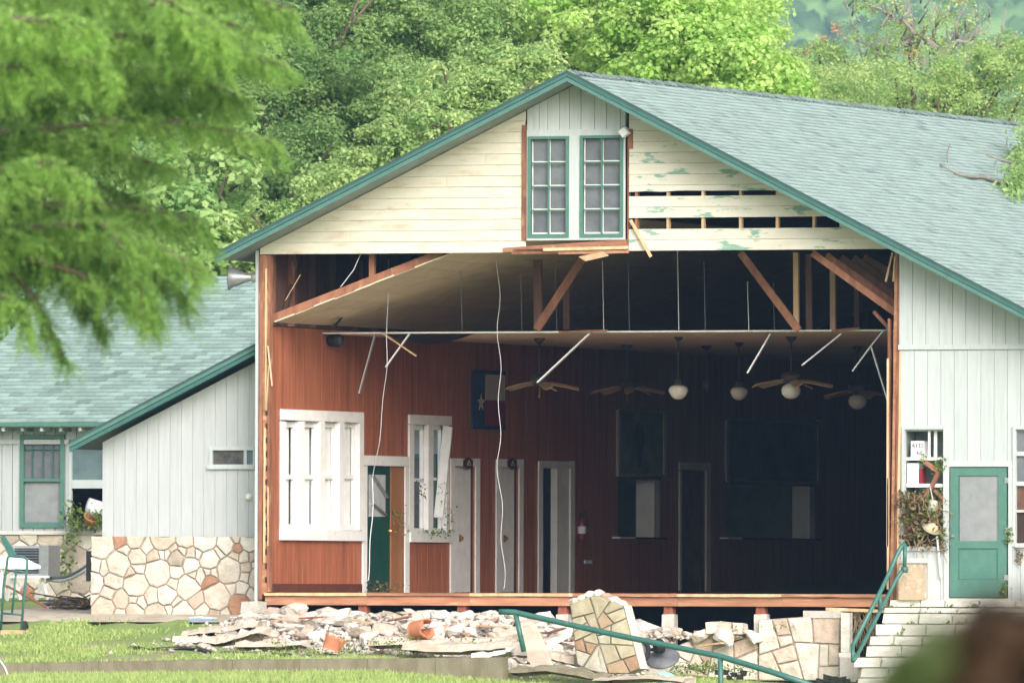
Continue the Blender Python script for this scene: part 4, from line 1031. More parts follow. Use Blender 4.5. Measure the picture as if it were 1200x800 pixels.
# ------------------------------------------------------------------ leaning slab of flagstone wall
LS = root('leaning_stone_slab', F(712, 790, -5.6), 'toppled slab of ochre flagstone wall leaning upright in the rubble', 'slab')
ol = [(668, 708), (676, 703), (690, 697.5), (704, 697), (713, 701.5), (731, 709.5), (750, 783), (735, 789), (712, 789.5), (690, 785), (676, 778)]
pt = lambda px, py, w_=0: F(px, py, -5.55 + (790 - py) / 73 * .38 - w_)
s = MB(); s.prism([pt(*p) for p in ol][::-1], (.07, .17, .0)); s.build('slab_core', conc_lt, LS); s = MB(); s.prism([pt(*p, .006) for p in ol][::-1], (.0, .005, .0)); s.build('slab_mortar', mat('dark_mortar', (.20, .17, .125), (.15, .13, .10), rough=.95), LS)
oln = [(p[0], -p[1]) for p in ol]
for poly in shards(oln, 22, 1.5, 23):
    stone('facing_stone', poly, lambda u, v_, w_: pt(u, -v_, w_ + .006), .028, oflag, LS, rgs, .02)
rough_m = lime
for i in range(7):
    a = random.Random(40 + i); px = 672 + i * 9; py = [706, 702, 698, 696.5, 700, 704, 708][i]
    s = MB(); c = pt(px, py); s.lathe([(.02, -.05), (.10, -.03), (.12, .02), (.06, .07)], c + Vector((0, .08, 0)), (a.uniform(-.4, .4), a.uniform(-.3, .3), 1), 6); s.build('broken_crest_stone', rough_m, LS)

# ------------------------------------------------------------------ rubble
def rockmesh(seed, flat=.6, name='rubble_stone'):
    import bmesh
    r_ = random.Random(seed); bm = bmesh.new(); n = 22
    for i in range(n):
        v = Vector((r_.uniform(-1, 1), r_.uniform(-1, 1), r_.uniform(-1, 1)))
        mx_ = max(abs(c) for c in v); v = v / mx_ * (.75 + .25 * r_.random()) if r_.random() < .75 else v.normalized()
        bm.verts.new((v.x * .5, v.y * .42, (v.z * .5 + .5) * flat))
    bmesh.ops.convex_hull(bm, input=bm.verts)
    for v in [v for v in bm.verts if not v.link_faces]: bm.verts.remove(v)
    bmesh.ops.subdivide_edges(bm, edges=bm.edges[:], cuts=1, use_grid_fill=True); bmesh.ops.smooth_vert(bm, verts=bm.verts[:], factor=.25, use_axis_x=True, use_axis_y=True, use_axis_z=True)
    for v in bm.verts: v.co += Vector((r_.gauss(0, .022), r_.gauss(0, .022), r_.gauss(0, .018)))
    me = bpy.data.meshes.new(name); bm.to_mesh(me); bm.free(); me.materials.append(lime); return me
rocks = [rockmesh(100 + i, .5 + .06 * (i % 5)) for i in range(14)]
XR0 = F(300, 740, -1).x; XR1 = F(790, 740, -1).x
def heap(x, y):        # rubble heap surface
    ptop = lerp(x, [F(p, 730, -.3).x for p in (296, 330, 400, 470, 540, 600, 640, 700, 780, 820, 880)], [F(600, q, -.3).z for q in (733, 718, 722, 720, 722, 724, 730, 733, 739, 744, 745)])
    base = g(x, y); t = max(0., min(1., (y + 3.4) / 3.0))
    t = t * t * (3 - 2 * t)
    return base + max(0, ptop - base) * t
rk = random.Random(77); npl = 0
GL = 'rubble stones heaped below the floor beam'
cand = []
for i in range(3000):
    if npl >= 285: break
    x = rk.uniform(XR0 - .1, F(880, 750, -.3).x); y = -3.5 + 3.35 * (rk.random() ** .75); sz = rk.choice([.16, .2, .24, .3, .36, .44]) * rk.uniform(.8, 1.2)
    if x > 3.0 and y < -1.4: continue
    if x > 2.75: y = rk.uniform(-.25, .1); 
    if any((x - c[0]) ** 2 + ((y - c[1]) * 1.2) ** 2 < (.33 * (sz + c[2])) ** 2 for c in cand): continue
    cand.append((x, y, sz)); npl += 1
    h = heap(x, y)
    o = bpy.data.objects.new('rubble_stone', rocks[rk.randrange(14)]); col.objects.link(o)
    o.location = (x, y, h - sz * .22); o.scale = (sz * rk.uniform(.9, 1.6), sz, sz * rk.uniform(.6, .95)); o.rotation_euler = (rk.uniform(-.35, .35), rk.uniform(-.35, .35), rk.uniform(0, 6.28))
    zn = ['at the left end of the heap by the corner pier', 'in the heap under the triple window', 'in the heap between green door and clay pipe', 'in the heap below the white doors', 'in the heap beside the leaning splintered stone', 'in the heap behind the ochre slab', 'in the heap right of the ochre slab', 'lying before the low flagstone wall'][int(np.searchsorted([F(q_, 740, -1).x for q_ in (335, 425, 500, 590, 660, 730, 810)], x))]
    tag(o, ('large ' if sz > .33 else 'fist-sized ' if sz < .19 else '') + 'broken pale limestone block ' + zn, 'stone', GL + ' ' + zn)
# squared blocks still lying in a row under the beam
for i, px in enumerate(list(range(322, 420, 17)) + list(range(480, 642, 19)) + [762, 778, 838, 852, 868]):
    if abs(px - 427) < 8 or abs(px - 543) < 9: continue
    py = [717, 718, 719, 720][i % 4] + (18 if px > 700 else 6 if px > 560 else 0) - (8 if px > 835 else 0); c = F(px, py, -.15); wx = rk.uniform(.18, .25); hz = rk.uniform(.13, .2); j = lambda: rk.uniform(-.02, .02)
    s = MB(); s.hexa([(c.x - wx / 2 + j(), -.3 + j(), c.z - hz), (c.x + wx / 2 + j(), -.3 + j(), c.z - hz), (c.x + wx / 2, -.02, c.z - hz), (c.x - wx / 2, -.02, c.z - hz), (c.x - wx / 2 + j(), -.28 + j(), c.z + j()), (c.x + wx / 2 + j(), -.28 + j(), c.z + j()), (c.x + wx / 2 + j(), -.02, c.z + j()), (c.x - wx / 2 + j(), -.02, c.z + j())])
    o = s.build('foundation_block', lime); tag(o, 'squared pale foundation block lying in the row just under the beam', 'stone block', 'foundation blocks under the beam')
# gravelly mound below the stones
gx_ = np.linspace(XR0 - .4, F(800, 750, -.3).x, 120); gy_ = np.linspace(-4.0, .15, 50)
P = []
for y in gy_:
    for x in gx_:
        ed = min(1, (x - gx_[0]) / .6, (gx_[-1] - x) / .3); h = heap(x, y)
        P.append((x, y, g(x, y) - .02 + (h - g(x, y) - .08) * max(0, ed) + rk.uniform(-.03, .03)))
Q = [(j * 120 + i, j * 120 + i + 1, (j + 1) * 120 + i + 1, (j + 1) * 120 + i) for j in range(49) for i in range(119)]
fine = mat('crushed_limestone', (.62, .57, .51), (.45, .40, .34), scale=9, rough=.95, bump=.04, bscale=22)
o = quadmesh('rubble_mound', np.array(P), np.array(Q), None, fine); tag(o, 'loose crushed limestone and mortar under the rubble', 'rubble', kind='stuff')
# small chips
rngc = np.random.default_rng(5); n = 6500
x = rngc.uniform(XR0 - .9, 3.2, n); y = rngc.uniform(-5.4, 0, n); keep = rngc.random(n) < np.clip(1.2 - np.abs(y + 1.6) * .42, .04, 1) * np.clip((x - XR0 + 1.0) / 1.2, .05, 1); x, y = x[keep], y[keep]; n = len(x)
z = np.array([max(heap(a, b) - .06, g(a, b)) for a, b in zip(x, y)]); s_ = .012 + .07 * rngc.random(n) ** 2.2
oct_ = np.array([[1, 0, 0], [0, 1, 0], [-1, 0, 0], [0, -1, 0], [0, 0, .7], [0, 0, -.7]]); f8 = np.array([[0, 1, 4], [1, 2, 4], [2, 3, 4], [3, 0, 4], [1, 0, 5], [2, 1, 5], [3, 2, 5], [0, 3, 5]])
P = (np.stack([x, y, z + s_ * .3], 1)[:, None, :] + (oct_[None] * s_[:, None, None]) * rngc.uniform(.6, 1.4, (n, 6, 3))).reshape(-1, 3)
Q = (np.arange(n)[:, None, None] * 6 + f8[None]).reshape(-1, 3)
chip = mat('stone_chips', (.62, .57, .52), (.46, .38, .31), scale=1.5, rough=.95, tone=True)
o = quadmesh('stone_chips', P, Q, np.repeat(rngc.uniform(.6, 1.1, n), 8), chip); tag(o, 'scattered small stone chips on rubble and grass', 'chips', kind='stuff')
# driftwood-grey slabs and long pieces
def slabpiece(name, pts, y, dy, h, mt_, label, cat, group=None):
    s = MB(); rr_ = random.Random(int(pts[0][0]))
    pts = [(a_[0] + (b_[0] - a_[0]) * k_ / 4 , a_[1] + (b_[1] - a_[1]) * k_ / 4 + rr_.uniform(-.7, .7)) for a_, b_ in zip(pts[:-1], pts[1:]) for k_ in range(4)] + [pts[-1]]
    base = [F(px, py, y) for px, py in pts]; n = len(pts)
    top = [b + Vector((rr_.uniform(-.03, .03), dy * rr_.uniform(.8, 1.15), h + rr_.uniform(-.03, .03))) for b in base]
    mid = [b + Vector((rr_.uniform(-.03, .03), dy * rr_.uniform(.02, .25), h * .75 + rr_.uniform(-.03, .03))) for b in base]
    low = [b + Vector((0, dy, -.05)) for b in base]
    v_ = base + mid + top + low; f_ = []
    for r_ in range(3): f_ += [(r_ * n + i, r_ * n + i + 1, (r_ + 1) * n + i + 1, (r_ + 1) * n + i) for i in range(n - 1)]
    f_ += [(0, n, 2 * n, 3 * n), (n - 1, 4 * n - 1, 3 * n - 1, 2 * n - 1)]
    s.add(v_, f_); o = s.build(name, mt_); tag(o, label, cat, group); return o
slabpiece('fallen_stone_slab', [(202, 751), (215, 753), (235, 752), (252, 754), (268, 751), (290, 744), (303, 741)], -3.4, .5, .10, drift, 'long tapering grey slab lying on grass left of the rubble', 'slab')
slabpiece('fallen_stone_slab', [(212, 744), (240, 742), (262, 740), (285, 736), (300, 734)], -2.6, .5, .10, drift, 'pale slab on top of the long tapering slab, left of rubble', 'slab')
slabpiece('fallen_stone_slab', [(275, 757), (300, 758), (330, 757), (352, 755)], -3.8, .4, .09, drift, 'flat grey slab on the grass below the long tapering slab', 'slab')
slabpiece('fallen_stone_slab', [(470, 761), (505, 763), (540, 763), (575, 761), (600, 758)], -4.6, .5, .14, drift, 'long flat pale slab above the garden wall end', 'slab')
slabpiece('fallen_stone_slab', [(430, 757), (470, 755), (510, 757), (560, 757), (598, 753)], -4.0, .5, .14, drift, 'long rough slab behind the flat pale slab, below the pipe', 'slab')
slabpiece('fallen_stone_slab', [(552, 771), (570, 770), (585, 767), (597, 763)], -5.2, .4, .07, lime, 'small white slab tilted on the garden wall end', 'slab')
slabpiece('fallen_stone_slab', [(596, 766), (612, 768), (628, 768)], -5.0, .4, .2, lime, 'white boulder slab behind the handrail post foot', 'slab')
slabpiece('fallen_stone_slab', [(640, 771), (655, 774), (672, 778)], -5.2, .3, .14, drift, 'dark bottomed slab leaning against the ochre stone slab', 'slab')
slabpiece('fallen_stone_slab', [(693, 797), (730, 796), (770, 795), (800, 799)], -6.4, .6, .05, drift, 'flat pale paving slab in front of the leaning ochre slab', 'slab')
slabpiece('fallen_kerb', [(596, 788), (640, 786), (690, 794), (712, 797)], -6.0, .25, .1, concrete, 'mossy concrete kerb length below the leaning ochre slab', 'kerb')
# upright splintered stone leaning beside the handrail post
sp = MB(); q = [(612, 733), (620, 731), (626, 740), (640, 775), (645, 790), (628, 791), (618, 770)]
sp.prism([F(px, py, -5.7 + (790 - py) / 73 * .3) for px, py in q][::-1], (.03, .16, .02)); o = sp.build('splintered_stone', drift); tag(o, 'narrow splintered grey stone leaning behind the green rail post', 'stone')
for i, (px, py, dx, an, lb) in enumerate(((352, 738, 34, .12, 'left end of the heap'), (412, 746, 26, -.3, 'spot below the green door'), (455, 730, 30, .35, 'spot left of the clay pipe'), (560, 742, 40, -.1, 'spot below the white doors'), (640, 748, 26, .5, 'gap between splintered stone and ochre slab'), (820, 752, 30, .25, 'low flagstone wall'))):
    c = F(px, py, -1.6); z_ = heap(c.x, -1.6) + .10; s = MB(); s.beam((c.x, -1.6, z_), (c.x + dx / 70, -1.75, z_ + an * dx / 150), .09, .025); o = s.build('splintered_board', lath if i % 2 else wood); tag(o, 'splintered wooden board lying on the rubble at the ' + lb, 'board', 'splintered boards in the rubble')
# clay pipes
def pipe_shard(name, c, axis_, r0, ln, a0, a1, label):
    ax = Vector(axis_).normalized(); u = ax.cross(Vector((0, 0, 1))).normalized(); w_ = ax.cross(u); n = 14; k = 5; s = MB(); rr_ = random.Random(len(label))
    vo, vi = [], []
    for i in range(k + 1):
        for j in range(n + 1):
            a = a0 + (a1 - a0) * j / n; h = ln * (i / k) * (1 + .25 * math.sin(j * 1.7) * (i == k) * .45); rr0 = r0 * (1 + .12 * i / k)
            d_ = u * math.cos(a) + w_ * math.sin(a); vo.append(Vector(c) + ax * h + d_ * rr0); vi.append(Vector(c) + ax * h + d_ * (rr0 - .025))
    N_ = len(vo); f_ = []
    for i in range(k):
        for j in range(n):
            p = i * (n + 1) + j; f_.append((p, p + 1, p + n + 2, p + n + 1)); f_.append((N_ + p, N_ + p + n + 1, N_ + p + n + 2, N_ + p + 1))
    for i in range(k):
        for j in (0, n): p = i * (n + 1) + j; f_.append((p, p + n + 1, N_ + p + n + 1, N_ + p))
    for j in range(n):
        for i in (0, k): p = i * (n + 1) + j; f_.append((p, p + 1, N_ + p + 1, N_ + p))
    s.add(vo + vi, f_); o = s.build(name, terra, None, True); tag(o, label, 'clay pipe'); return o
pipe_shard('clay_pipe', F(484, 739, -3.9), (.9, -.3, .12), .15, .30, -2.4, 3.3, 'broken terracotta drain pipe with open mouth on the rubble')
pipe_shard('clay_pipe', F(388, 761, -4.2), (.35, .15, 1), .17, .22, -1.05, 1.05, 'curved terracotta pipe shard on the grass edge of rubble')
# round black fan base and wheel beside the slab
fbse = root('pedestal_fan_base', F(776, 772, -4.5), 'fallen round black fan base with hub lying right of the slab', 'fan base')
s = MB(); s.lathe([(.26, 0), (.27, .015), (.24, .04), (.1, .075), (.05, .08)], F(777, 772, -4.5), (.05, -.75, 1), 26); s.build('dish', mat('dull_grey_plastic', (.16, .165, .17), (.10, .10, .11), scale=6, rough=.45), fbse, True)
s = MB(); s.lathe([(.09, 0), (.1, .05), (.095, .14), (.06, .19), (.03, .21)], F(773, 763, -4.62), (.02, -.35, 1), 14); s.build('motor', black, fbse, True)
s = MB(); s.tube([F(758, 761, -4.6), F(772, 760, -4.65)], .025, 8); s.build('shaft', black, fbse, True)
wh = root('old_tyre', F(749, 775, -5.0), 'black tyre standing upright behind the leaning ochre slab', 'tyre')
s = MB(); c = F(748, 762, -4.9); s.lathe([(.13, -.04), (.20, -.045), (.22, 0), (.20, .045), (.13, .04), (.13, -.04)], c, (.75, -.66, .0), 24); s.build('tread', rubber, wh, True)
s = MB(); s.lathe([(.02, -.05), (.129, -.02), (.129, .02), (.02, .05)], c, (.75, -.66, 0), 20); s.build('rim', steel, wh, True)
s = MB(); c = F(779, 800, -5.5); s.lathe([(.02, .0), (.12, .05), (.16, .02), (.14, .14), (.02, .16)], c, (.4, -.3, 1), 12); o = s.build('teal_scrap', mat('pale_teal_plastic', (.35, .62, .52), rough=.5)); tag(o, 'pale teal plastic scrap at the bottom below the handrail', 'scrap')
s = MB(); rr_ = random.Random(3)
for i in range(6): p = F(868 - i * 6, 790 + rr_.uniform(-4, 3), -1.2); s.hexa([(p.x + a * .09 + rr_.uniform(-.03, .03), -1.2 + b * .08, p.z - .05 + c_ * (.05 + rr_.random() * .04)) for c_ in (0, 1) for a, b in ((0, 0), (1, 0), (1, 1), (0, 1))])
o = s.build('dark_debris', rubber); tag(o, 'dark crumpled plastic debris at the foot of flagstone wall', 'debris')
s = MB()
for i in range(7): p = F(956 + i * 8, 795 + rr_.uniform(-3, 4), -1.0); s.hexa([(p.x + a * .12 + rr_.uniform(-.03, .03), -1.0 + b * .1, p.z - .08 + c_ * (.07 + rr_.random() * .06)) for c_ in (0, 1) for a, b in ((0, 0), (1, 0), (1, 1), (0, 1))])
o = s.build('dark_debris', rubber); tag(o, 'black crumpled sheeting at the foot of the stone steps', 'debris')

# ------------------------------------------------------------------ hanging things in the hall
def strip(pts, label, wd=.045, mt_=tee, y=None, name='ceiling_strip'):
    s = MB(); y = YC - .04 if y is None else y
    for a, b in zip(pts[:-1], pts[1:]): s.beam(F(*a, y), F(*b, y - .06), .02, wd, (0, 1, 0))
    o = s.build(name, mt_); tag(o, label, 'ceiling strip', 'loose ceiling strips'); return o
strip([(440, 391), (421, 461)], 'dull metal strip hanging steeply above the triple window', .06, steel)
strip([(480, 391), (452, 430)], 'white strip hanging beside the thin wire above the green door')
strip([(448, 390), (488, 417)], 'tan strip slanting down right below the sagging ceiling', .05, lath)
strip([(691, 391), (630, 448)], 'long white strip slanting down to the nearest fan', .075)
strip([(903, 391), (876, 437)], 'short white strip hanging left of the right-hand fan')
strip([(986, 391), (940, 428)], 'white strip slanting down above the right-hand fan shade')
strip([(1040, 386), (1034, 389), (1021, 405), (999, 435)], 'bent white strip at the right end of the ceiling edge')
strip([(1021, 406), (1043, 478)], 'white strip dropping steeply to the right corner post')
s = MB(); s.beam(F(655, 389, YC - .1), F(712, 387, YC - .1), .05, .03); o = s.build('ceiling_lath', wood); tag(o, 'reddish lath lying on the suspended ceiling edge above long strip', 'lath')
s = MB(); s.beam(F(975, 387.5, YC - .1), F(1008, 384.5, YC - .1), .05, .03); o = s.build('ceiling_lath', wood); tag(o, 'reddish lath lying on the suspended ceiling edge far right', 'lath')
def wire(pts, r, label, mt_=wire_w, wav=0, y=1.9):
    pp = []
    for a, b in zip(pts[:-1], pts[1:]):
        k = 14 if wav else 1
        for i in range(k): t = i / k; pp.append(F(a[0] + (b[0] - a[0]) * t + wav * math.sin((a[1] + (b[1] - a[1]) * t) / 13.0), a[1] + (b[1] - a[1]) * t, y))
    pp.append(F(*pts[-1], y)); s = MB(); s.tube(pp, r, 5); o = s.build('hanging_wire', mt_); tag(o, label, 'wire', 'loose wires hanging in the hall'); return o
wire([(456, 303), (454, 360), (453, 430), (444, 520), (437, 560)], .008, 'thin dark wire hanging down over the green door', steel, .6, 1.7)
s_ = wire([(437, 560), (436, 610), (433, 655), (431, 680)], .009, 'pale cord ending in a frayed tassel at the green door', wire_w, .8, 1.7)
wire([(584, 300), (584, 340), (585, 420), (586, 470), (584, 540), (590, 650), (590, 690)], .0055, 'long wavy white wire in front of the flag', wire_w, 2.0, 1.6)
wire([(352, 322), (334, 352)], .007, 'short pale wire slanting at the left corner studs', lath, .3, .1)
wire([(424, 296), (415, 316), (399, 336)], .008, 'pale wire curling above the sloped rafter', wire_w, .6, .2)
for px, y0, mt_, rr0, lb in ((540, 300, wire_d, .006, 'dull vertical hanger wire left of the wavy wire'), (610, 300, wire_d, .005, 'dull vertical hanger wire right of the wavy wire'), (651, 296, wire_d, .005, 'dull vertical hanger wire beside the centre brace'), (706, 296, wire_w, .006, 'pale vertical hanger wire above the long white strip'),
                             (736, 297, wire_d, .005, 'dull vertical hanger wire above the second fan'), (794, 280, wire_w, .007, 'bright vertical hanger wire above the first globe lamp'), (825, 297, wire_d, .005, 'dull vertical hanger wire right of first globe lamp'), (876, 320, wire_w, .006, 'pale vertical hanger wire above the second globe lamp'), (906, 320, wire_d, .005, 'dull vertical hanger wire left of the pale attic post')):
    wire([(px, y0 + 10), (px + 1.5, 387)], rr0, lb, mt_, 0, 2.3)
def fan(px, py_top, py_hub, Y, n, rad, rot, label, shade=False, dim=0):
    a = F(px, py_top, Y); a.z = zc - .03; h = F(px, py_hub, Y); sc_ = 1.0
    r_ = root('ceiling_fan', a, label, 'ceiling fan', 'ceiling fans of the hall')
    s = MB(); s.lathe([(.10, 0), (.09, -.03), (.03, -.09)], a, (0, 0, 1), 14); s.build('canopy', fanmetal, r_, True)
    s = MB(); s.tube([a, h], .018, 8); s.build('down_rod', fanmetal, r_, True)
    s = MB(); s.lathe([(.05, .12), (.15, .09), (.17, .02), (.15, -.04), (.07, -.07)], h, (0, 0, 1), 18); s.build('motor', fanmetal, r_, True)
    for k in range(n):
        an = rot + 2 * math.pi * k / n; d_ = Vector((math.cos(an), math.sin(an), 0)); e_ = Vector((-d_.y, d_.x, 0)); m_ = MB(); pt_, pl_ = [], []
        dr_ = -.10
        for t, wd in ((.14, .05), (.22, .06), (.3, .075), (.6, .085), (rad - .05, .08), (rad, .05)):
            c_ = h + d_ * t + Vector((0, 0, -.02 + dr_ * (t / rad) ** 2)); tl = Vector((0, 0, .022))
            pt_.append(c_ + e_ * wd + tl); pl_.append(c_ - e_ * wd - tl)
        k_ = len(pt_); lo = Vector((0, 0, -.012)); m_.add(pt_ + pl_ + [q_ + lo for q_ in pt_] + [q_ + lo for q_ in pl_], [(i, i + 1, k_ + i + 1, k_ + i) for i in range(k_ - 1)] + [(2 * k_ + i, 3 * k_ + i, 3 * k_ + i + 1, 2 * k_ + i + 1) for i in range(k_ - 1)] + [(i, 2 * k_ + i, 2 * k_ + i + 1, i + 1) for i in range(k_ - 1)] + [(k_ + i, k_ + i + 1, 3 * k_ + i + 1, 3 * k_ + i) for i in range(k_ - 1)] + [(k_ - 1, 3 * k_ - 1, 4 * k_ - 1, 2 * k_ - 1), (0, k_, 3 * k_, 2 * k_)])
        m_.build('blade', fanblade, r_)
    if shade:
        s = MB(); s.lathe([(.06, -.07), (.14, -.12), (.165, -.18), (.15, -.25), (.09, -.31), (.02, -.325)], h, (0, 0, 1), 18); s.build('glass_shade', milk, r_, True)
    else:
        s = MB(); s.tube([h + V(0, 0, -.06), h + V(0, 0, -.24)], .006, 5); s.lathe([(.005, -.27), (.015, -.25), (.005, -.22)], h, (0, 0, 1), 8); s.build('pull_chain', brass, r_, True)
    return r_
fan(632, 394, 447, 6.5, 5, .66, .3, 'nearest ceiling fan with pale drooping blades right of the flag')
fan(735, 401, 452, 12, 5, .66, .1, 'dim second ceiling fan between long white strip and globe lamp')
fan(927, 393, 444, 6.0, 5, .70, .2, 'ceiling fan with white glass shade below the short white strip', True)
fan(1005, 405, 457, 14, 5, .66, .4, 'dim ceiling fan with glass shade nearest the right post', True)
def globe(px, py_top, py, Y, rad, label):
    a = F(px, py_top, Y); a.z = zc - .03; h = F(px, py, Y); r_ = root('globe_lamp', a, label, 'pendant lamp', 'pendant lamps of the hall')
    s = MB(); s.lathe([(.085, 0), (.07, -.03), (.03, -.07)], a, (0, 0, 1), 14); s.build('canopy', fanmetal, r_, True)
    s = MB(); s.tube([a, h + V(0, 0, rad)], .012, 7); s.build('rod', fanmetal, r_, True)
    s = MB(); s.lathe([(.03, rad * 1.35), (.06, rad * 1.25), (.085, rad * .8), (.085, rad * .7)], h, (0, 0, 1), 14); s.build('fitter', fanmetal, r_, True)
    s = MB(); s.lathe([(.08, rad * .72), (rad * .85, rad * .55), (rad, rad * .28), (rad * .97, .0), (rad * .72, -rad * .42), (rad * .42, -rad * .66), (.01, -rad * .74)], h, (0, 0, 1), 22); s.build('milk_glass_globe', milk, r_, True)
globe(795, 394, 459.5, 6.0, .162, 'nearest white schoolhouse globe lamp, left of the globe lamps')
globe(866, 399, 461, 10.5, .15, 'second white globe lamp on a long rod, left of the right-hand fan')
r_ = root('bare_rod', F(828, 403, 13), 'dark rod with lamp holder between the two globe lamps', 'pendant rod'); a = F(828, 403, 13); a.z = zc - .03
s = MB(); s.lathe([(.1, 0), (.08, -.03), (.03, -.08)], a, (0, 0, 1), 12); s.build('canopy', fanmetal, r_, True); s = MB(); s.tube([a, F(828, 452, 13)], .018, 7); s.build('rod', fanmetal, r_); s = MB(); s.lathe([(.03, .1), (.06, .05), (.05, -.05), (.02, -.08)], F(828, 452, 13), (0, 0, 1), 10); s.build('holder', fanmetal, r_, True)

# ------------------------------------------------------------------ things on the left wall
fl = root('framed_flag', W(571, 500), 'blue framed flag panel with white star, white and red bands', 'flag', None)
def wb(parent, a, b, t, bo, x0, x1, mt_, nm):
    s = MB(); p, q = W(a, bo), W(b, t); s.box(XL + x0, XL + x1, p.y, q.y, W((a + b) / 2, bo).z, W((a + b) / 2, t).z); return s.build(nm, mt_, parent)
wb(fl, 551.5, 589.5, 434, 503, .005, .05, navy_m, 'frame'); wb(fl, 553, 565, 438, 500, .051, .056, mat('flag_blue_field', (.03, .075, .2), rough=.6), 'blue_band'); wb(fl, 565.2, 588.5, 439, 469, .051, .056, whiteflag, 'white_band'); wb(fl, 565.2, 588.5, 469.2, 499, .051, .056, red_m, 'red_band')
c = W(560, 471.5); st_ = MB(); pts = []
for i in range(10):
    a = math.pi / 2 + i * math.pi / 5; r0 = .165 if i % 2 == 0 else .07; pts.append(V(XL + .058, c.y - math.cos(a) * r0 * 1.1, c.z + math.sin(a) * r0 * .95))
st_.prism(pts, (.006, 0, 0)); st_.build('star', whiteflag, fl)
for px, py, lb in ((545.5, 542.5, 'dark red six-sided plaque over the first white door'), (597, 543, 'dark red six-sided plaque over the second white door')):
    c = W(px, py); s = MB(); ry = .23; rz_ = .10
    s.prism([V(XL + .032, c.y + math.cos(math.pi / 6 + i * math.pi / 3) * ry * 1.0, c.z + math.sin(math.pi / 6 + i * math.pi / 3) * rz_) for i in range(6)], (.03, 0, 0))
    pq = root('door_plaque', (XL + .03, c.y, c.z), lb, 'plaque', 'plaques over the white doors'); s.build('board', darkred, pq)
    s = MB(); s.prism([V(XL + .063, c.y - .10, c.z - .035), V(XL + .063, c.y + .10, c.z - .035), V(XL + .063, c.y, c.z + .06)], (.004, 0, 0)); s.build('triangle_mark', whiteflag, pq)
    s = MB(); s.prism([V(XL + .068, c.y - .04, c.z - .025), V(XL + .068, c.y + .04, c.z - .025), V(XL + .068, c.y, c.z + .025)], (.003, 0, 0)); s.build('inner_mark', darkred, pq)
sk = root('wall_speaker', W(383, 400), 'round black loudspeaker high on the red wall', 'speaker')
c = L(384, 399, XL); s = MB(); s.lathe([(.06, .0), (.10, .06), (.11, .22), (.09, .26)], c, (1, -.25, 0), 18); s.build('housing', black, sk, True)
s = MB(); s.lathe([(.06, .0), (.09, .0), (.085, .02)], c + V(.25, -.065, 0), (1, -.25, 0), 18); s.build('grille', mat('dark_mesh', (.05, .055, .065), rough=.6), sk, True)
pc = root('framed_picture', W(750, 520), 'large framed picture of a dark standing shape above the near hatch', 'picture')
wb(pc, 723, 777.5, 482, 556, .003, .02, mat('picture_print', (.20, .23, .20), (.10, .13, .12), scale=1.4, rough=.5), 'print')
for r__ in ((721.5, 724.5, 480, 558), (775.5, 779, 480, 558), (724.5, 775.5, 480, 483), (724.5, 775.5, 555, 558)): wb(pc, *r__, .003, .05, mat('picture_frame_grey', (.42, .40, .36), rough=.5), 'frame_side')
s = MB(); ctr = [(745, 496), (750, 494), (754, 500), (756, 515), (753, 530), (751, 547), (748, 547), (746, 530), (743, 512)]; s.prism([L(a, b, XL + .021) for a, b in ctr], (.003, 0, 0)); s.build('dark_shape', mat('picture_dark', (.02, .02, .025), rough=.6), pc)
pc = root('framed_picture', W(905, 530), 'very dim wide framed picture above the far hatch', 'picture')
wb(pc, 851, 957, 495, 562, .003, .02, mat('picture_dim', (.09, .11, .11), (.04, .055, .06), scale=1.2, rough=.5), 'print')
for r__ in ((849, 852, 492, 565), (956, 959, 492, 565), (852, 956, 492, 495), (852, 956, 562, 565)): wb(pc, *r__, .003, .05, MATS['picture_frame_grey'], 'frame_side')
fe = root('fire_extinguisher', W(676, 632), 'small red fire extinguisher on the wall right of open doorway', 'fire extinguisher')
c = W(676, 633); c.x += .09; s = MB(); s.lathe([(.06, 0), (.075, .02), (.075, .30), (.05, .37), (.025, .40)], c, (0, 0, 1), 14); s.build('cylinder', redfire, fe, True)
s = MB(); s.lathe([(.076, .12), (.0765, .125), (.0765, .24), (.076, .245)], c, (0, 0, 1), 14); s.build('paper_label', paper, fe, True)
s = MB(); s.lathe([(.025, .40), (.03, .44), (.02, .47)], c, (0, 0, 1), 8); s.beam(c + V(0, -.02, .47), c + V(.02, .12, .5), .02, .02); s.tube([c + V(0, .02, .44), c + V(.05, .1, .40), c + V(.06, .1, .22)], .012, 6); s.build('valve_hose', black, fe)
s = MB(); s.box(XL + .002, XL + .03, W(684, 658).y, W(692, 658).y, W(688, 660).z, W(688, 656).z); o = s.build('outlet_plate', paper); tag(o, 'white outlet plate low on the wall right of extinguisher', 'outlet')
# horn loudspeaker and flood light outside
hs_ = root('horn_loudspeaker', F(295, 326, .05), 'grey horn loudspeaker fixed to the left corner of the hall', 'loudspeaker')
c = F(297, 325, .05); s = MB(); pr_ = [(.055, 0), (.06, .05), (.075, .12), (.11, .20), (.15, .33), (.195, .395), (.205, .405), (.17, .37), (.09, .24), (.04, .14)]; s.lathe(pr_, c, (-1, -.28, -.02), 24); s.build('horn', steel, hs_, True)
s = MB(); s.lathe([(.06, -.1), (.08, -.08), (.08, .02), (.06, .04)], c, (-1, -.28, -.02), 14); s.build('driver', steel, hs_, True)
s = MB(); s.box(c.x + .02, X(301), c.y - .02, c.y + .02, c.z - .06, c.z - .02); s.build('bracket', steel, hs_)
fl_ = root('flood_light', F(732, 155, -.1), 'small white flood light at the top of the right gable window', 'light')
s = MB(); s.beam(F(728.5, 158, -.16), F(735.5, 152.5, -.16), .13, .12); s.build('lamp_box', paper, fl_); s = MB(); s.tube([F(730.5, 148, -.05), F(731, 154, -.1)], .015, 6); s.build('arm', steel, fl_)

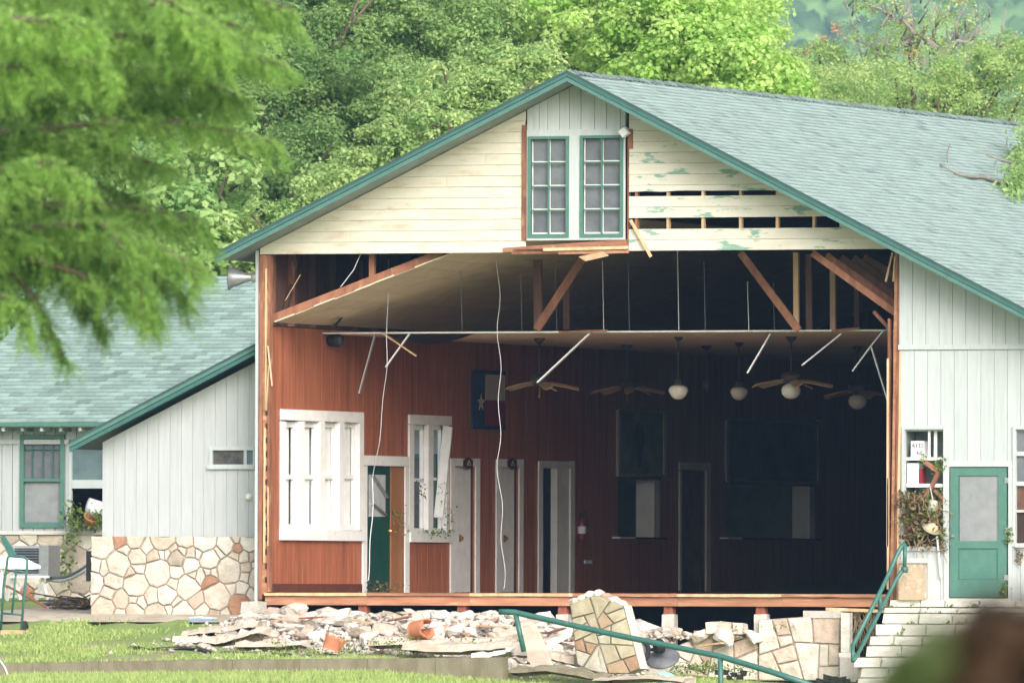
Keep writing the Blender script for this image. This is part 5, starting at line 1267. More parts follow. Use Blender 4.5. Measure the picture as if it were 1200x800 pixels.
# ------------------------------------------------------------------ contents of the shelf window
def thing_box(name, a, b, t, bo, y0, y1, mt_, label, cat):
    p, q = F(a, bo, y0), F(b, t, y0); s = MB(); s.box(p.x, q.x, y0, y1, p.z, q.z); o = s.build(name, mt_); return tag(o, label, cat)
ab_ = root('first_aid_box', F(1075, 535.3, .05), 'white box with dark lettering on the upper shelf', 'box')
fb(ab_, 1067.5, 1082, 516.5, 535.2, .04, .3, paper, 'carton'); fb(ab_, 1069, 1080.5, 526.5, 533, .034, .039, mat('grey_print', (.55, .57, .6), rough=.6), 'printed_panel')
cu = bpy.data.curves.new('lettering', 'FONT'); cu.body = 'AED'; cu.size = .105; cu.align_x = 'CENTER'; cu.extrude = .001
to = bpy.data.objects.new('lettering_tmp', cu); col.objects.link(to); bpy.context.view_layer.update()
me = bpy.data.meshes.new_from_object(to.evaluated_get(bpy.context.evaluated_depsgraph_get())); bpy.data.objects.remove(to)
lo_ = link('lettering', me, mat('navy_ink', (.03, .05, .14), rough=.6), ab_); lo_.rotation_euler = (R(90), 0, 0); lo_.location = F(1075, 524.5, .034) - WL[ab_]
thing_box('white_carton', 1063, 1076.5, 542.5, 566.3, .03, .28, paper, 'taller plain white carton on the middle shelf', 'box')
thing_box('red_book', 1077, 1081, 549, 566.3, .03, .2, redfire, 'red spined book beside the plain white carton', 'book')
bs_ = root('broken_stool', F(1090, 590, .02), 'broken reddish wooden stool wedged in the shelf opening', 'stool')
for a, b, wd in (((1084, 541), (1101, 553), .07), ((1100, 552), (1090, 575), .06), ((1089, 573), (1078, 596), .06), ((1095, 574), (1105, 584), .05)):
    s = MB(); s.beam(F(*a, -.05), F(*b, -.02), .05, wd); s.build('leg', wood, bs_)
def shrubpart(name, pts, n, spread, size, mt_, seed, parent=None, up=.6):
    v, q, t = weeds(pts, n, spread, size, seed, up); return quadmesh(name, v, q, t, mt_, parent, None if parent is not None else tuple(pts[0]))
rr_ = random.Random(9)
db = root('flood_debris_clump', F(1080, 640, -.1), 'clump of dead reeds and weeds stuck in the shelf window', 'debris')
ptsd = [F(rr_.uniform(1060, 1104), rr_.uniform(588, 640), rr_.uniform(-.12, .1)) for _ in range(40)] + [F(rr_.uniform(1057, 1080), rr_.uniform(580, 630), -.1) for _ in range(20)]
shrubpart('dead_leaves', ptsd, 1300, (.05, .05, .05), .08, deadleaf, 3, db)
shrubpart('green_leaves', [F(rr_.uniform(1058, 1106), rr_.uniform(575, 638), rr_.uniform(-.15, .05)) for _ in range(30)] + [F(1104, 540, -.05), F(1100, 548, -.05), F(1065, 605, -.1), F(1082, 538, 0)], 1300, (.05, .05, .06), .055, weedleaf, 4, db)
s = MB()
for i in range(90):
    a = F(rr_.uniform(1058, 1106), rr_.uniform(580, 635), rr_.uniform(-.16, .0)); b = a + Vector((rr_.gauss(0, .12), rr_.gauss(-.02, .05), rr_.gauss(-.12, .16))); s.tube([a, (a + b) / 2 + Vector((rr_.gauss(0, .03), 0, rr_.gauss(0, .03))), b], .006, 4)
s.build('reed_stalks', mat('dry_reed', (.34, .26, .15), (.22, .16, .09), scale=20, rough=.9), db, kind='stuff')
s = MB(); s.lathe([(.15, 0), (.17, .015), (.09, .05), (.08, .09), (.02, .11)], F(1092, 620, -.10), (.45, -.35, .8), 18); o = s.build('straw_hat', mat('muddy_straw', (.52, .46, .33), (.38, .35, .2), scale=5, rough=.9), None, True); tag(o, 'muddy pale hat tangled in the reeds of the shelf window', 'hat')
s = MB(); s.tube([F(1098, 628, -.12), F(1100, 648, -.1), F(1102.5, 676, -.09)], .018, 7); o = s.build('white_pole', tee); tag(o, 'thin white pole hanging below the shelf window', 'pole')
s = MB(); s.tube([F(1085, 592, -.04), F(1090, 570, -.1), F(1095, 595, -.12)], .012, 6); s.lathe([(.04, 0), (.08, .03), (.085, .14), (.06, .2)], F(1091, 600, -.06), (.3, -.1, 1), 12); o = s.build('pale_bucket', conc_lt, None, True); tag(o, 'small pale bucket hanging among reeds in the shelf window', 'bucket')
for i, (px, py) in enumerate(((1181, 622), (1194, 645), (1176, 688))):
    s_o = root('wall_weed', F(px, py, YR - .05), ['small flower head stuck to the door hinge side', 'dead leaf cluster on the wall right of the green door', 'weed growing at the right foot of the green door'][i], 'weed')
    shrubpart('leaves', [F(px, py, YR - .06), F(px + 1, py + 6, YR - .07), F(px - 1, py + 11, YR - .06)], 90, (.035, .02, .05), .05, deadleaf if i == 1 else weedleaf, 30 + i, s_o)

# weeds on steps and in rubble
rw = random.Random(12); pts = []
for i in range(8):
    yf = -.25 - i * .31
    for k in range(5): pts.append(F(rw.uniform(1045, 1190), tops[i + 1] + 1, yf - .02))
wd_o = shrubpart('step_weeds', pts, 900, (.05, .02, .04), .05, weedleaf, 8); tag(wd_o, 'green weeds sprouting along the step joints', 'weeds', kind='stuff')
pts = [F(rw.uniform(790, 900), rw.uniform(775, 790), -1.0) for _ in range(20)] + [F(rw.uniform(320, 640), rw.uniform(748, 764), -4.2) for _ in range(25)] + [F(rw.uniform(596, 606), 722, -.4) for _ in range(3)] + [F(917, 733, -.3), F(868, 736, -.2)]
wd_o = shrubpart('rubble_weeds', pts, 1500, (.12, .1, .03), .05, weedleaf, 9); tag(wd_o, 'low green weeds among the rubble', 'weeds', kind='stuff')
# roots hanging in the dark gap
s = MB()
for i in range(40):
    a = F(rw.uniform(996, 1030), 716, .05); k = 6; p_ = [a]
    for j in range(k): p_.append(p_[-1] + Vector((rw.gauss(0, .035), rw.gauss(0, .02), -rw.uniform(.05, .13))))
    s.tube(p_, .007, 4)
o = s.build('hanging_roots', MATS['dry_reed']); tag(o, 'tangle of dry roots hanging in the gap beside the steps', 'roots', kind='stuff')
s = MB(); s.beam(F(968, 713, -.05), F(1042, 716, -.05), .04, .05); o = s.build('pale_batten', lath); tag(o, 'pale batten under the beam above the hanging roots', 'batten')

# plant bits in the hall
for i, (c_, n, sp_, lb) in enumerate((([W(440, 688), W(432, 688), W(448, 689)], 260, (.12, .22, .06), 'heap of twigs and leaves on the floor by the green door'), ([W(463, 620), W(462, 610), W(460, 600)], 90, (.05, .12, .06), 'green sprig hanging on the green door edge'), ([W(517, 604), W(513, 590), W(519, 612), W(512, 575)], 150, (.06, .12, .06), 'green vine hanging in the broken sash window'), ([W(506, 623), W(497, 624), W(514, 624)], 170, (.06, .2, .04), 'leafy sprigs lying on the second window sill'), ([W(487, 580), W(487, 570)], 50, (.05, .08, .08), 'dry sprig on the left post of second window'))):
    o_ = root('plant_debris', c_[0], lb, 'plant debris', 'plant bits left by the flood'); shrubpart('leaves', [p + V(.12, 0, 0) for p in c_], int(n * .6), sp_, .05, weedleaf if i not in (0, 4) else deadleaf, 50 + i, o_)

# ------------------------------------------------------------------ things in front of the left wings
YD = 3.5
ac = root('air_conditioner', F(38, 680, 9.0), 'grey box air conditioner on a white metal stand by stone wall', 'air conditioner')
def db_(parent, a, b, t, bo, Y, d, mt_, nm):
    p, q = F(a, bo, Y), F(b, t, Y); s = MB(); s.box(p.x, q.x, Y, Y + d, p.z, q.z); return s.build(nm, mt_, parent)
cab = db_(ac, 14, 46, 639, 674, 9.0, .5, mat('grey_cabinet', (.40, .41, .42), (.34, .35, .36), rough=.5), 'cabinet'); db_(ac, 17, 45, 642, 671, 8.98, .018, mat('dark_grille', (.05, .06, .08), (.03, .035, .05), scale=9, rough=.5), 'grille')
s = MB()
for i in range(9): p, q = F(17, 644 + i * 3.2, 8.97), F(45, 644 + i * 3.2, 8.97); s.box(p.x, q.x, 8.965, 8.978, p.z - .004, p.z + .004)
s.build('grille_bars', steel, ac); p, q = F(46.3, 675, 9.0), F(57, 638.5, 9.0); s = MB(); s.box(p.x, q.x, 8.99, 9.5, p.z, q.z); s.build('side_housing', steel, ac)
s = MB(); s.beam(F(12, 675.5, 8.97), F(58, 675.5, 8.97), .04, .04)
s.build('stand_rail', tee, ac)
for a, b in (((50, 677), (43, 702)), ((16, 677), (24, 702)), ((49, 677), (56, 703)), ((14, 677), (8, 703))): s = MB(); s.beam(F(*a, 9.05), F(*b, 9.15), .04, .06); s.build('stand_leg', tee, ac)
hd = root('hand_truck', F(15, 742, -2.2), 'green tube hand truck standing upright at the left edge', 'hand truck')
HY = -2.2; A_ = lambda pts, y=HY: [F(px, py, y) for px, py in pts]
s = MB(); s.tube(A_([(1, 737), (4, 690), (8, 662), (9, 653), (12, 651), (28, 652.5), (31.5, 655), (32, 662), (28, 700), (25, 738)]), .022, 8); s.build('frame_tube', pipe_g, hd, True)
for p_ in ([(8, 668), (31, 670)], [(3, 718), (27, 720)], [(19, 669), (14, 718)]): s = MB(); s.tube(A_(p_), .018, 7); s.build('cross_bar', pipe_g, hd, True)
s = MB(); p, q = F(2, 743, HY - .2), F(28, 738, HY - .2); s.box(p.x, q.x, HY - .25, HY + .02, p.z, q.z); s.build('toe_plate', lath, hd)
for px in (29, -2): s = MB(); s.lathe([(.02, -.03), (.09, -.035), (.11, -.02), (.11, .02), (.09, .035), (.02, .03)], F(px, 735, HY + .1), (1, .1, 0), 18); s.build('wheel', rubber, hd, True)
tb = root('folding_table', F(0, 665, -1.2), 'pale folding table top leaning at the left edge behind hand truck', 'table')
s = MB(); s.prism([F(-30, 652, -1.2), F(12, 652, -1.2), F(36, 664, -1.2), F(36, 667, -1.2), F(-30, 664, -1.2)][::-1], (.05, .3, .02)); s.build('table_top', paper, tb); s = MB(); s.beam(F(3, 664, -1.1), F(0, 700, -1.1), .04, .04); s.beam(F(-20, 664, -1.1), F(-22, 715, -1.1), .04, .04); s.build('table_legs', tee, tb)
s = MB(); s.prism([F(0, 629, -1.0), F(3, 627.5, -1.0), F(17, 649, -1.0), F(10, 651, -1.0)][::-1], (.02, .05, 0)); o = s.build('green_board', teal); tag(o, 'short green board slanting above the hand truck', 'board')
s = MB(); s.beam(F(8, 686, 5.0), F(56, 712, 2.5), .03, .03); o = s.build('copper_pipe', terra); tag(o, 'thin reddish rod lying slantwise under the air conditioner', 'rod')
s = MB(); rr_ = random.Random(2); n = 9; top = []
for j in range(5):
    for i in range(n): q = F(54 + i * 3.4, 706 - j * 2.2, 4.5); top.append((q.x, 4.5 - .3 + j * .15, g(q.x, 5) + .04 + .09 * math.sin(math.pi * i / (n - 1)) * math.sin(math.pi * (j + .5) / 5) + rr_.uniform(0, .04)))
s.add(top, [(j * n + i, j * n + i + 1, (j + 1) * n + i + 1, (j + 1) * n + i) for j in range(4) for i in range(n - 1)]); o = s.build('blue_tarp', blue); o.modifiers.new('solid', 'SOLIDIFY').thickness = .02; tag(o, 'crumpled blue tarp on the ground by the stone wall', 'tarp')
twigs = root('twig_heap', F(92, 708, 3.5), 'dark heap of twigs and mud beside the blue tarp', 'debris')
s = MB()
for i in range(80):
    a = F(rr_.uniform(66, 108), rr_.uniform(699, 713), 3.0 + rr_.random()); b = a + Vector((rr_.gauss(0, .2), rr_.gauss(0, .15), rr_.gauss(0, .03))); s.tube([a, b], .012, 4)
s.build('twigs', bark, twigs, kind='stuff'); shrubpart('leaves', [F(p_, 706, 3.3) for p_ in (70, 80, 90, 100, 106)], 300, (.12, .12, .03), .07, deadleaf, 61, twigs)
for k, (a, b, lb, mt_) in enumerate((((55, 676, 9.6), (104, 661, 7.0), 'dark hose running from the air conditioner to the vent', wire_d), ((55, 679, 9.6), (103, 666, 7.0), 'pale blue hose just below the dark hose', wire_w))):
    p, q = F(*a), F(*b); s = MB(); s.tube([p + (q - p) * t + V(0, 0, -.09 * math.sin(math.pi * t)) for t in np.linspace(0, 1, 9)], .03, 7); o = s.build('hose', mt_, None, True); tag(o, lb, 'hose')
cu_ = root('white_cushion', F(106, 605, 11.8), 'white cushion bulging out of the broken wing window', 'cushion')
s = MB(); k = 10; vv = []
for j in range(6):
    for i in range(k): u = i / (k - 1); v_ = j / 5; q = F(91 + u * 34 + v_ * 5, 610 - v_ * 23 + (u - .5) * 9, 11.6); bl = math.sin(math.pi * (u * .8 + .1)) * math.sin(math.pi * (v_ * .8 + .1)); vv.append((q.x, 11.95 - .35 * bl, q.z))
s.add(vv, [(j * k + i, j * k + i + 1, (j + 1) * k + i + 1, (j + 1) * k + i) for j in range(5) for i in range(k - 1)]); o = s.build('cover', paper, cu_, True); o.modifiers.new('solid', 'SOLIDIFY').thickness = .08
s = MB(); s.lathe([(.10, 0), (.15, .12), (.165, .14), (.15, .15), (.09, .02)], F(106, 614, 11.7), (.4, -.3, .8), 16); o = s.build('clay_pot', terra, None, True); tag(o, 'tipped clay pot on the sill of the broken wing window', 'pot')
wv_ = root('sill_vine', F(88, 610, 11.7), 'green vine trailing from the broken wing window over the stones', 'vine'); shrubpart('leaves', [F(82, 608, 11.7), F(86, 616, 11.7), F(92, 612, 11.7), F(84, 600, 11.7), F(110, 612, 11.6), F(116, 607, 11.6), F(79, 655, 11.7), F(78, 672, 11.6), F(82, 632, 11.7)], 420, (.09, .05, .1), .09, weedleaf, 70, wv_)
# litter before the lean-to
s = MB()
for i in range(16):
    p = F(rr_.uniform(215, 278), rr_.uniform(722, 730), -.3); s.beam(p, p + Vector((rr_.uniform(.2, .6), rr_.gauss(0, .1), rr_.gauss(0, .02))), .05, .02)
o = s.build('board_litter', white_in); tag(o, 'litter of thin white boards on the grass before lean-to', 'boards', kind='stuff')
s = MB(); p, q = F(224, 728, -.7), F(252, 725, -.7); s.box(p.x, q.x, -.8, -.5, p.z, q.z); o = s.build('blue_plank', mat('pale_blue_paint', (.2, .32, .55), rough=.6)); tag(o, 'pale blue plank lying among the white boards', 'plank')
# black sheet on the grass
s = MB(); n = 20; vv = []
for j in range(2):
    for i in range(n): q = F(150 + i * 12.5, 0, -4.4); x_ = q.x; yy = -4.1 - .25 * math.sin(i * .9) - j * .22; vv.append((x_, yy, g(x_, yy) + .03 + .015 * math.sin(i * 2.2)))
s.add(vv, [(i, i + 1, n + i + 1, n + i) for i in range(n - 1)]); o = s.build('black_sheeting', rubber); tag(o, 'strip of black sheeting half buried in the lawn', 'sheeting')
# grey limb of furniture at the lower left
s = MB(); s.tube([F(-4, 768, -7), F(6, 782, -7), F(12, 799, -7)], .02, 7); o = s.build('bent_metal_tube', steel); tag(o, 'bent grey metal tube at the lower left corner', 'tube')
# ------------------------------------------------------------------ trees
def blobdir(rng, n):
    d = unit(rng.normal(size=(n, 3))); d[:, 1] = np.where(rng.random(n) < .55, -np.abs(d[:, 1]), d[:, 1]); d[:, 2] = np.where(rng.random(n) < .3, np.abs(d[:, 2]), d[:, 2]); return d
def tree(name, lobes, base, mt_, label, seed, leaf=.10, per=165, clump=.36, dens=1.0, group='trees behind the hall', trunk=bark, tr=.22, tlo=.1, thi=.9, asp=.55):
    """lobes: list of (px, py, Y, rx, rz) in metres for the radii"""
    rng = np.random.default_rng(seed); rr_ = random.Random(seed)
    C = [(F(l[0], l[1], l[2]), l[3], l[4]) for l in lobes]
    b = Vector((base[0], base[1], g(base[0], base[1]) - .1))
    rt = root(name, b, label, 'tree', group)
    PP, NN, SZ, TN = [], [], [], []
    for c, rx, rz_ in C:                      # each lobe carries boughs; leaves sit on the upper, outer skin of a bough
        area_ = 4 * math.pi * ((rx * rx + 2 * rx * rz_) / 3)
        nc = max(8, int(dens * area_ / (clump * clump) * .40)); d = blobdir(rng, nc)
        rad = rng.uniform(.35, 1.08, nc) ** .7
        wob = 1 + .22 * np.sin(d[:, 0] * 5 + seed) * np.cos(d[:, 2] * 6 + seed * 2)
        cc = np.array(c) + d * np.array([rx, rx * .9, rz_]) * (rad * wob)[:, None]
        for i in range(nc):
            k = int(per * rng.uniform(.45, 1.35)); cr = clump * rng.uniform(.55, 1.3)
            e = unit(rng.normal(size=(k, 3)) + d[i] * .5 + np.array([0, -.1, .55]))
            p = e * (cr * rng.uniform(.35, 1.12, k) ** .7)[:, None] * np.array([1.1, 1.1, .72])
            tip = rng.random(k) < .12; p[tip] *= rng.uniform(1.1, 1.7, (tip.sum(), 1))
            nn = unit(e * .75 + np.array([0, 0, .45]) + rng.normal(size=(k, 3)) * .42)
            PP.append(cc[i] + p); NN.append(nn); SZ.append(rng.uniform(.65, 1.35, k) * leaf)
            TN.append(np.clip(rng.uniform(tlo, thi) + rng.normal(size=k) * .18, 0, 1))
    PP, NN, SZ, TN = map(np.concatenate, (PP, NN, SZ, TN))
    v, q = leafcloud(PP, NN, SZ, asp, rng)
    quadmesh('crown', v, q, TN, mt_, rt)
    m_ = MB(); top = C[0][0]; bend = (b + top) / 2 + Vector((rr_.uniform(-.4, .4), 0, .3))
    m_.tube([b, b + (bend - b) * .5 + Vector((rr_.uniform(-.1, .1), 0, 0)), bend, top], [tr * 1.25, tr, tr * .7, tr * .25], 9)
    m_.build('trunk', trunk, rt, True)
    for c, rx, rz_ in C:
        for k in range(5):
            e = c + Vector((rr_.uniform(-1, 1) * rx * .85, -rr_.random() * rx * .7, rr_.uniform(-.5, .9) * rz_)); st_ = bend + (top - bend) * rr_.random()
            mid = (st_ + e) / 2 + Vector((rr_.uniform(-.3, .3), 0, rr_.uniform(-.2, .3))); s = MB(); s.tube([st_, mid, e], [tr * .38, tr * .22, .02], 6); s.build('limb', trunk, rt, True)
    return rt
LD = leafmat('oak_leaf', (0.132, 0.252, 0.078), (0.289, 0.423, 0.144), .42)
LM = leafmat('elm_leaf', (0.191, 0.343, 0.109), (0.398, 0.528, 0.198), .42)
LB = leafmat('bright_leaf', (0.301, 0.524, 0.103), (0.592, 0.744, 0.271), .5)
LY = leafmat('yellow_green_leaf', (0.232, 0.404, 0.121), (0.506, 0.616, 0.252), .45)
LG = leafmat('sycamore_leaf', (0.167, 0.335, 0.093), (0.497, 0.648, 0.259), .45)
tx = lambda px, Y: F(px, 500, Y).x
tree('oak_tree', [(330, 120, 42, 2.3, 2.0), (290, 210, 41, 1.7, 1.8), (360, 235, 40, 1.6, 1.5), (400, 60, 44, 2.2, 1.9)], (tx(330, 42), 42), LD, 'dark oak nearest the foreground branches, above the left eave', 1, .095)
tree('oak_tree', [(480, 70, 45, 2.4, 2.0), (440, 165, 43, 1.9, 1.6), (540, 40, 47, 2.2, 1.8), (500, 150, 42, 1.6, 1.5)], (tx(480, 45), 45), LM, 'mid green oak in the centre of the trees left of gable', 2, .09)
tree('elm_tree', [(555, 140, 38, 1.35, 1.1), (500, 190, 37, 1.2, 1.0), (600, 110, 39, 1.2, 1.0), (430, 235, 37, 1.2, .9)], (tx(540, 38), 38), LY, 'light yellow-green elm rising just behind the left roof slope', 3, .09, clump=.28)
tree('elm_tree', [(350, 290, 36, 1.3, .9), (300, 305, 36, 1.1, .9), (395, 260, 36.5, 1.0, .8)], (tx(340, 36), 36), LY, 'low light green elm behind the left eave of the hall', 4, .09, clump=.28)
tree('oak_tree', [(610, 45, 52, 2.3, 1.6), (660, 80, 48, 1.9, 1.4), (700, 60, 50, 1.9, 1.5), (740, 90, 47, 1.5, 1.1)], (tx(650, 50), 50), LM, 'soft green oak directly behind the gable peak', 5, .085)
tree('maple_tree', [(790, 45, 44, 2.0, 1.6), (850, 80, 43, 1.5, 1.2), (730, 30, 46, 1.7, 1.4), (880, 95, 42, 1.0, .8), (820, 0, 46, 1.8, 1.2)], (tx(800, 44), 44), LB, 'bright lime green maple standing behind the roof ridge', 6, .11, per=190, clump=.36, asp=.7)
tree('sycamore_tree', [(215, 250, 36, 1.3, 1.4), (255, 205, 37, 1.0, 1.1), (180, 300, 35, 1.2, 1.0), (240, 300, 35, 1.0, .9), (75, 210, 37, 1.2, 1.2)], (tx(210, 36), 36), LG, 'pale green big-leaved sycamore behind the foreground branches', 7, .15, per=90, clump=.4, asp=.8)
tree('oak_tree', [(90, 120, 44, 2.6, 2.2), (170, 60, 46, 2.4, 2.0), (30, 220, 42, 2.0, 1.8), (130, 260, 42, 1.6, 1.4)], (tx(90, 44), 44), LD, 'dark oak farthest left behind the foreground branches', 8, .1)
tree('mesquite_tree', [(960, 125, 58, 1.7, .75), (1010, 115, 60, 1.6, .7), (925, 110, 60, 1.2, .7), (975, 80, 62, 1.1, .45)], (tx(970, 58), 58), LY, 'feathery green mesquite right of the lime maple', 9, .075, dens=.8, per=140)
tree('mesquite_tree', [(1060, 120, 56, 1.6, .9), (1110, 125, 57, 1.5, .8), (1160, 110, 58, 1.6, 1.1), (1200, 100, 58, 1.6, 1.2)], (tx(1100, 57), 57), LY, 'low green mesquite at the far right behind the ridge', 10, .075, dens=.75, per=130)
tree('live_oak', [(1070, 50, 62, 1.5, .9), (1120, 30, 63, 1.2, .7), (1040, 20, 62, 1.0, .6), (1095, 75, 61, 1.3, .7)], (tx(1085, 62), 62), LY, 'sparse twisted live oak with bare limbs at upper right', 11, .075, dens=.34, per=90, clump=.36, trunk=bark_pale, tr=.16)
tree('oak_tree', [(330, 10, 62, 3.0, 2.2), (440, -10, 64, 3.0, 2.0), (250, 60, 60, 2.6, 2.4)], (tx(350, 62), 62), LD, 'tall dim oak behind the dark oaks at top left', 12, .12, clump=.45)
tree('oak_tree', [(560, 0, 68, 2.8, 1.8), (620, 60, 66, 2.6, 2.0), (520, 120, 60, 2.8, 2.4)], (tx(560, 68), 68), LD, 'tall dim oak behind the centre oak at the top', 13, .12, clump=.45)
tree('oak_tree', [(730, 30, 72, 2.2, 1.8), (680, 90, 70, 2.6, 1.6), (800, 110, 70, 2.6, 1.5), (890, 120, 72, 2.4, 1.3)], (tx(740, 72), 72), LM, 'hazy oak between the gable peak and the lime maple', 14, .12, clump=.45)
tree('oak_tree', [(400, 200, 56, 3.0, 2.8), (300, 280, 54, 2.6, 2.4), (490, 230, 56, 2.6, 2.4)], (tx(400, 56), 56), LD, 'shaded oak deep behind the left roof slope', 15, .12, clump=.45)
tree('oak_tree', [(180, 180, 58, 3.2, 3.0), (60, 280, 56, 3.0, 2.6), (20, 100, 60, 3.2, 3.0), (200, 310, 52, 2.4, 1.8)], (tx(150, 58), 58), LD, 'shaded oak deep behind the sycamore at left', 16, .12, clump=.45)
# bare limbs and red leaf tufts of the twisted oak
tw = root('dead_tree', (tx(1060, 61.5), 61.5, g(tx(1060, 61.5), 61.5)), 'bare pale dead tree with crooked limbs at upper right', 'tree', 'trees behind the hall')
rr_ = random.Random(44)
def limb(pts, r0, Y, mt_=bark_pale):
    p_ = [F(px, py, Y + rr_.uniform(-.3, .3)) for px, py in pts]; s = MB(); s.tube(p_, [r0 * (1 - .85 * i / (len(p_) - 1)) for i in range(len(p_))], 6); s.build('limb', mt_, tw, True)
s = MB(); s.tube([Vector((tx(1094, 61.5), 61.5, g(tx(1094, 61.5), 61.5))), F(1092, 300, 61.5), F(1091, 125, 61.5), F(1093, 100, 61.5), F(1101, 75, 61.5), F(1097, 55, 61.5)], [.24, .2, .15, .13, .11, .09], 8); s.build('trunk', bark_pale, tw, True)
for pts, r0 in (([(1097, 58), (1085, 45), (1073, 40), (1060, 52), (1045, 55)], .09), ([(1099, 72), (1112, 60), (1122, 48), (1135, 50), (1142, 38)], .08), ([(1097, 56), (1094, 38), (1100, 20), (1096, 4)], .06), ([(1060, 50), (1040, 60), (1022, 62)], .05), ([(1045, 20), (1030, 10), (1010, 3)], .05), ([(1073, 41), (1060, 25), (1045, 20), (1035, 28)], .05), ([(1155, 100), (1168, 78), (1176, 62), (1188, 45), (1192, 38)], .12), ([(1176, 62), (1170, 48), (1176, 30), (1180, 5)], .05), ([(1188, 46), (1180, 52), (1165, 55)], .04), ([(1122, 48), (1120, 30), (1128, 12), (1124, -5)], .04), ([(1135, 50), (1150, 35), (1146, 15)], .035), ([(1045, 55), (1030, 45), (1015, 48)], .035), ([(1060, 100), (1052, 82), (1040, 75), (1028, 62)], .05)):
    limb(pts, r0, 61)
for i in range(46):
    px, py = rr_.uniform(990, 1195), rr_.uniform(0, 85); limb([(px, py), (px + rr_.gauss(4, 8), py - rr_.uniform(8, 20)), (px + rr_.gauss(5, 12), py - rr_.uniform(20, 38))], .022, 61)
v, q, t = weeds([F(p_, q_, 60) for p_, q_ in ((977, 33), (980, 37), (1058, 24), (1066, 63), (1071, 70), (1084, 72), (1174, 68), (966, 45), (945, 60), (1025, 98), (1110, 75), (1122, -2))], 190, (.07, .07, .06), .08, 91)
tag(quadmesh('red_leaf_tufts', v, q, t, leafmat('red_leaf', (.42, .19, .10), (.62, .36, .20), .3), tw), kind='stuff')
# far wooded hill
hill_m = mat('far_wooded_hill', (.05, .10, .05), (.03, .06, .035), scale=.05, rough=.95)
rngh = np.random.default_rng(2); xs_ = np.linspace(-3000, 1800, 60); ys_ = np.linspace(1300, 3000, 26)
def hillz(x, y): return 4 + (max(0, y - 1300) / 1700) ** .8 * (250 + 30 * math.sin(x * .004 + 1)) + 8 * math.sin(x * .012)
P = np.array([(x, y, hillz(x, y)) for y in ys_ for x in xs_]); Q = np.array([(j * 60 + i, j * 60 + i + 1, (j + 1) * 60 + i + 1, (j + 1) * 60 + i) for j in range(25) for i in range(59)])
o = quadmesh('far_hill', P, Q, None, hill_m); tag(o, kind='structure', label='distant hazy wooded hill at upper right')
n = 5600; y = 1310 + 1500 * rngh.random(n) ** 1.3; x = np.array([rngh.uniform(F(-60, 0, yy_).x, F(1260, 0, yy_).x) for yy_ in y]); z = np.array([hillz(a, b) for a, b in zip(x, y)]); s_ = rngh.uniform(3, 6.5, n)
ph = []; fh = []
ico = []
for j, (r0, h0) in enumerate(((.55, -.2), (1.0, .25), (.85, .75), (.4, 1.1))):
    for i in range(7): a = 2 * math.pi * (i + .5 * j) / 7; ico.append((r0 * math.cos(a), r0 * math.sin(a), h0))
ico.append((0, 0, 1.2)); ico = np.array(ico); fi = []
for j in range(3):
    for i in range(7): a, b = j * 7 + i, j * 7 + (i + 1) % 7; fi += [(a, b, b + 7), (a, b + 7, a + 7)]
fi += [(21 + i, 21 + (i + 1) % 7, 28) for i in range(7)]; fi = np.array(fi)
P = (np.stack([x, y, z], 1)[:, None, :] + ico[None] * s_[:, None, None] * rngh.uniform(.75, 1.25, (n, 29, 3))).reshape(-1, 3); Q = (np.arange(n)[:, None, None] * 29 + fi[None]).reshape(-1, 3)
o = quadmesh('far_wood', P, Q, np.repeat(rngh.random(n), len(fi)), leafmat('far_leaf', (0.067, 0.142, 0.048), (0.228, 0.380, 0.114), .1)); tag(o, 'far-off hazy woodland covering the hill', 'woodland', kind='stuff')

# branch with leaves lying on the roof
rb_ = root('roof_branch', F(1180, 235, 9), 'broken leafy branch lying on the shingle roof at right', 'branch')
def onroof(px, py, lift=.06):
    d = ray(px, py); t = (PK.z + mR * PK.x - CAM.z - mR * CAM.x) / (d.z + mR * d.x); p = CAM + d * t; return p + nR * lift
s = MB(); s.tube([onroof(px, py) for px, py in ((1099, 197), (1110, 202), (1122, 208), (1136, 211), (1150, 211), (1168, 217), (1185, 222))], [.014, .02, .026, .03, .034, .038, .042], 7); s.build('main_stem', bark_pale, rb_, True)
s = MB(); s.tube([onroof(px, py, .2) for px, py in ((1150, 194), (1165, 199), (1180, 203), (1195, 206))], [.014, .02, .026, .03], 7); s.build('side_stem', bark_pale, rb_, True)
for pts in (((1106, 199), (1105, 190), (1109, 178)), ((1176, 200), (1175, 182), (1176, 170)), ((1163, 198), (1160, 205))): s = MB(); s.tube([onroof(px, py, .15) for px, py in pts], .012, 5); s.build('twig', bark_pale, rb_)
pts = [onroof(rr_.gauss(1196, 9), rr_.gauss(205, 16), rr_.uniform(.1, .7)) for _ in range(46)] + [onroof(rr_.uniform(1180, 1200), rr_.uniform(222, 236), rr_.uniform(.1, .4)) for _ in range(16)]
shrubpart('leaves', pts, 2600, (.13, .13, .11), .10, LM, 95, rb_)

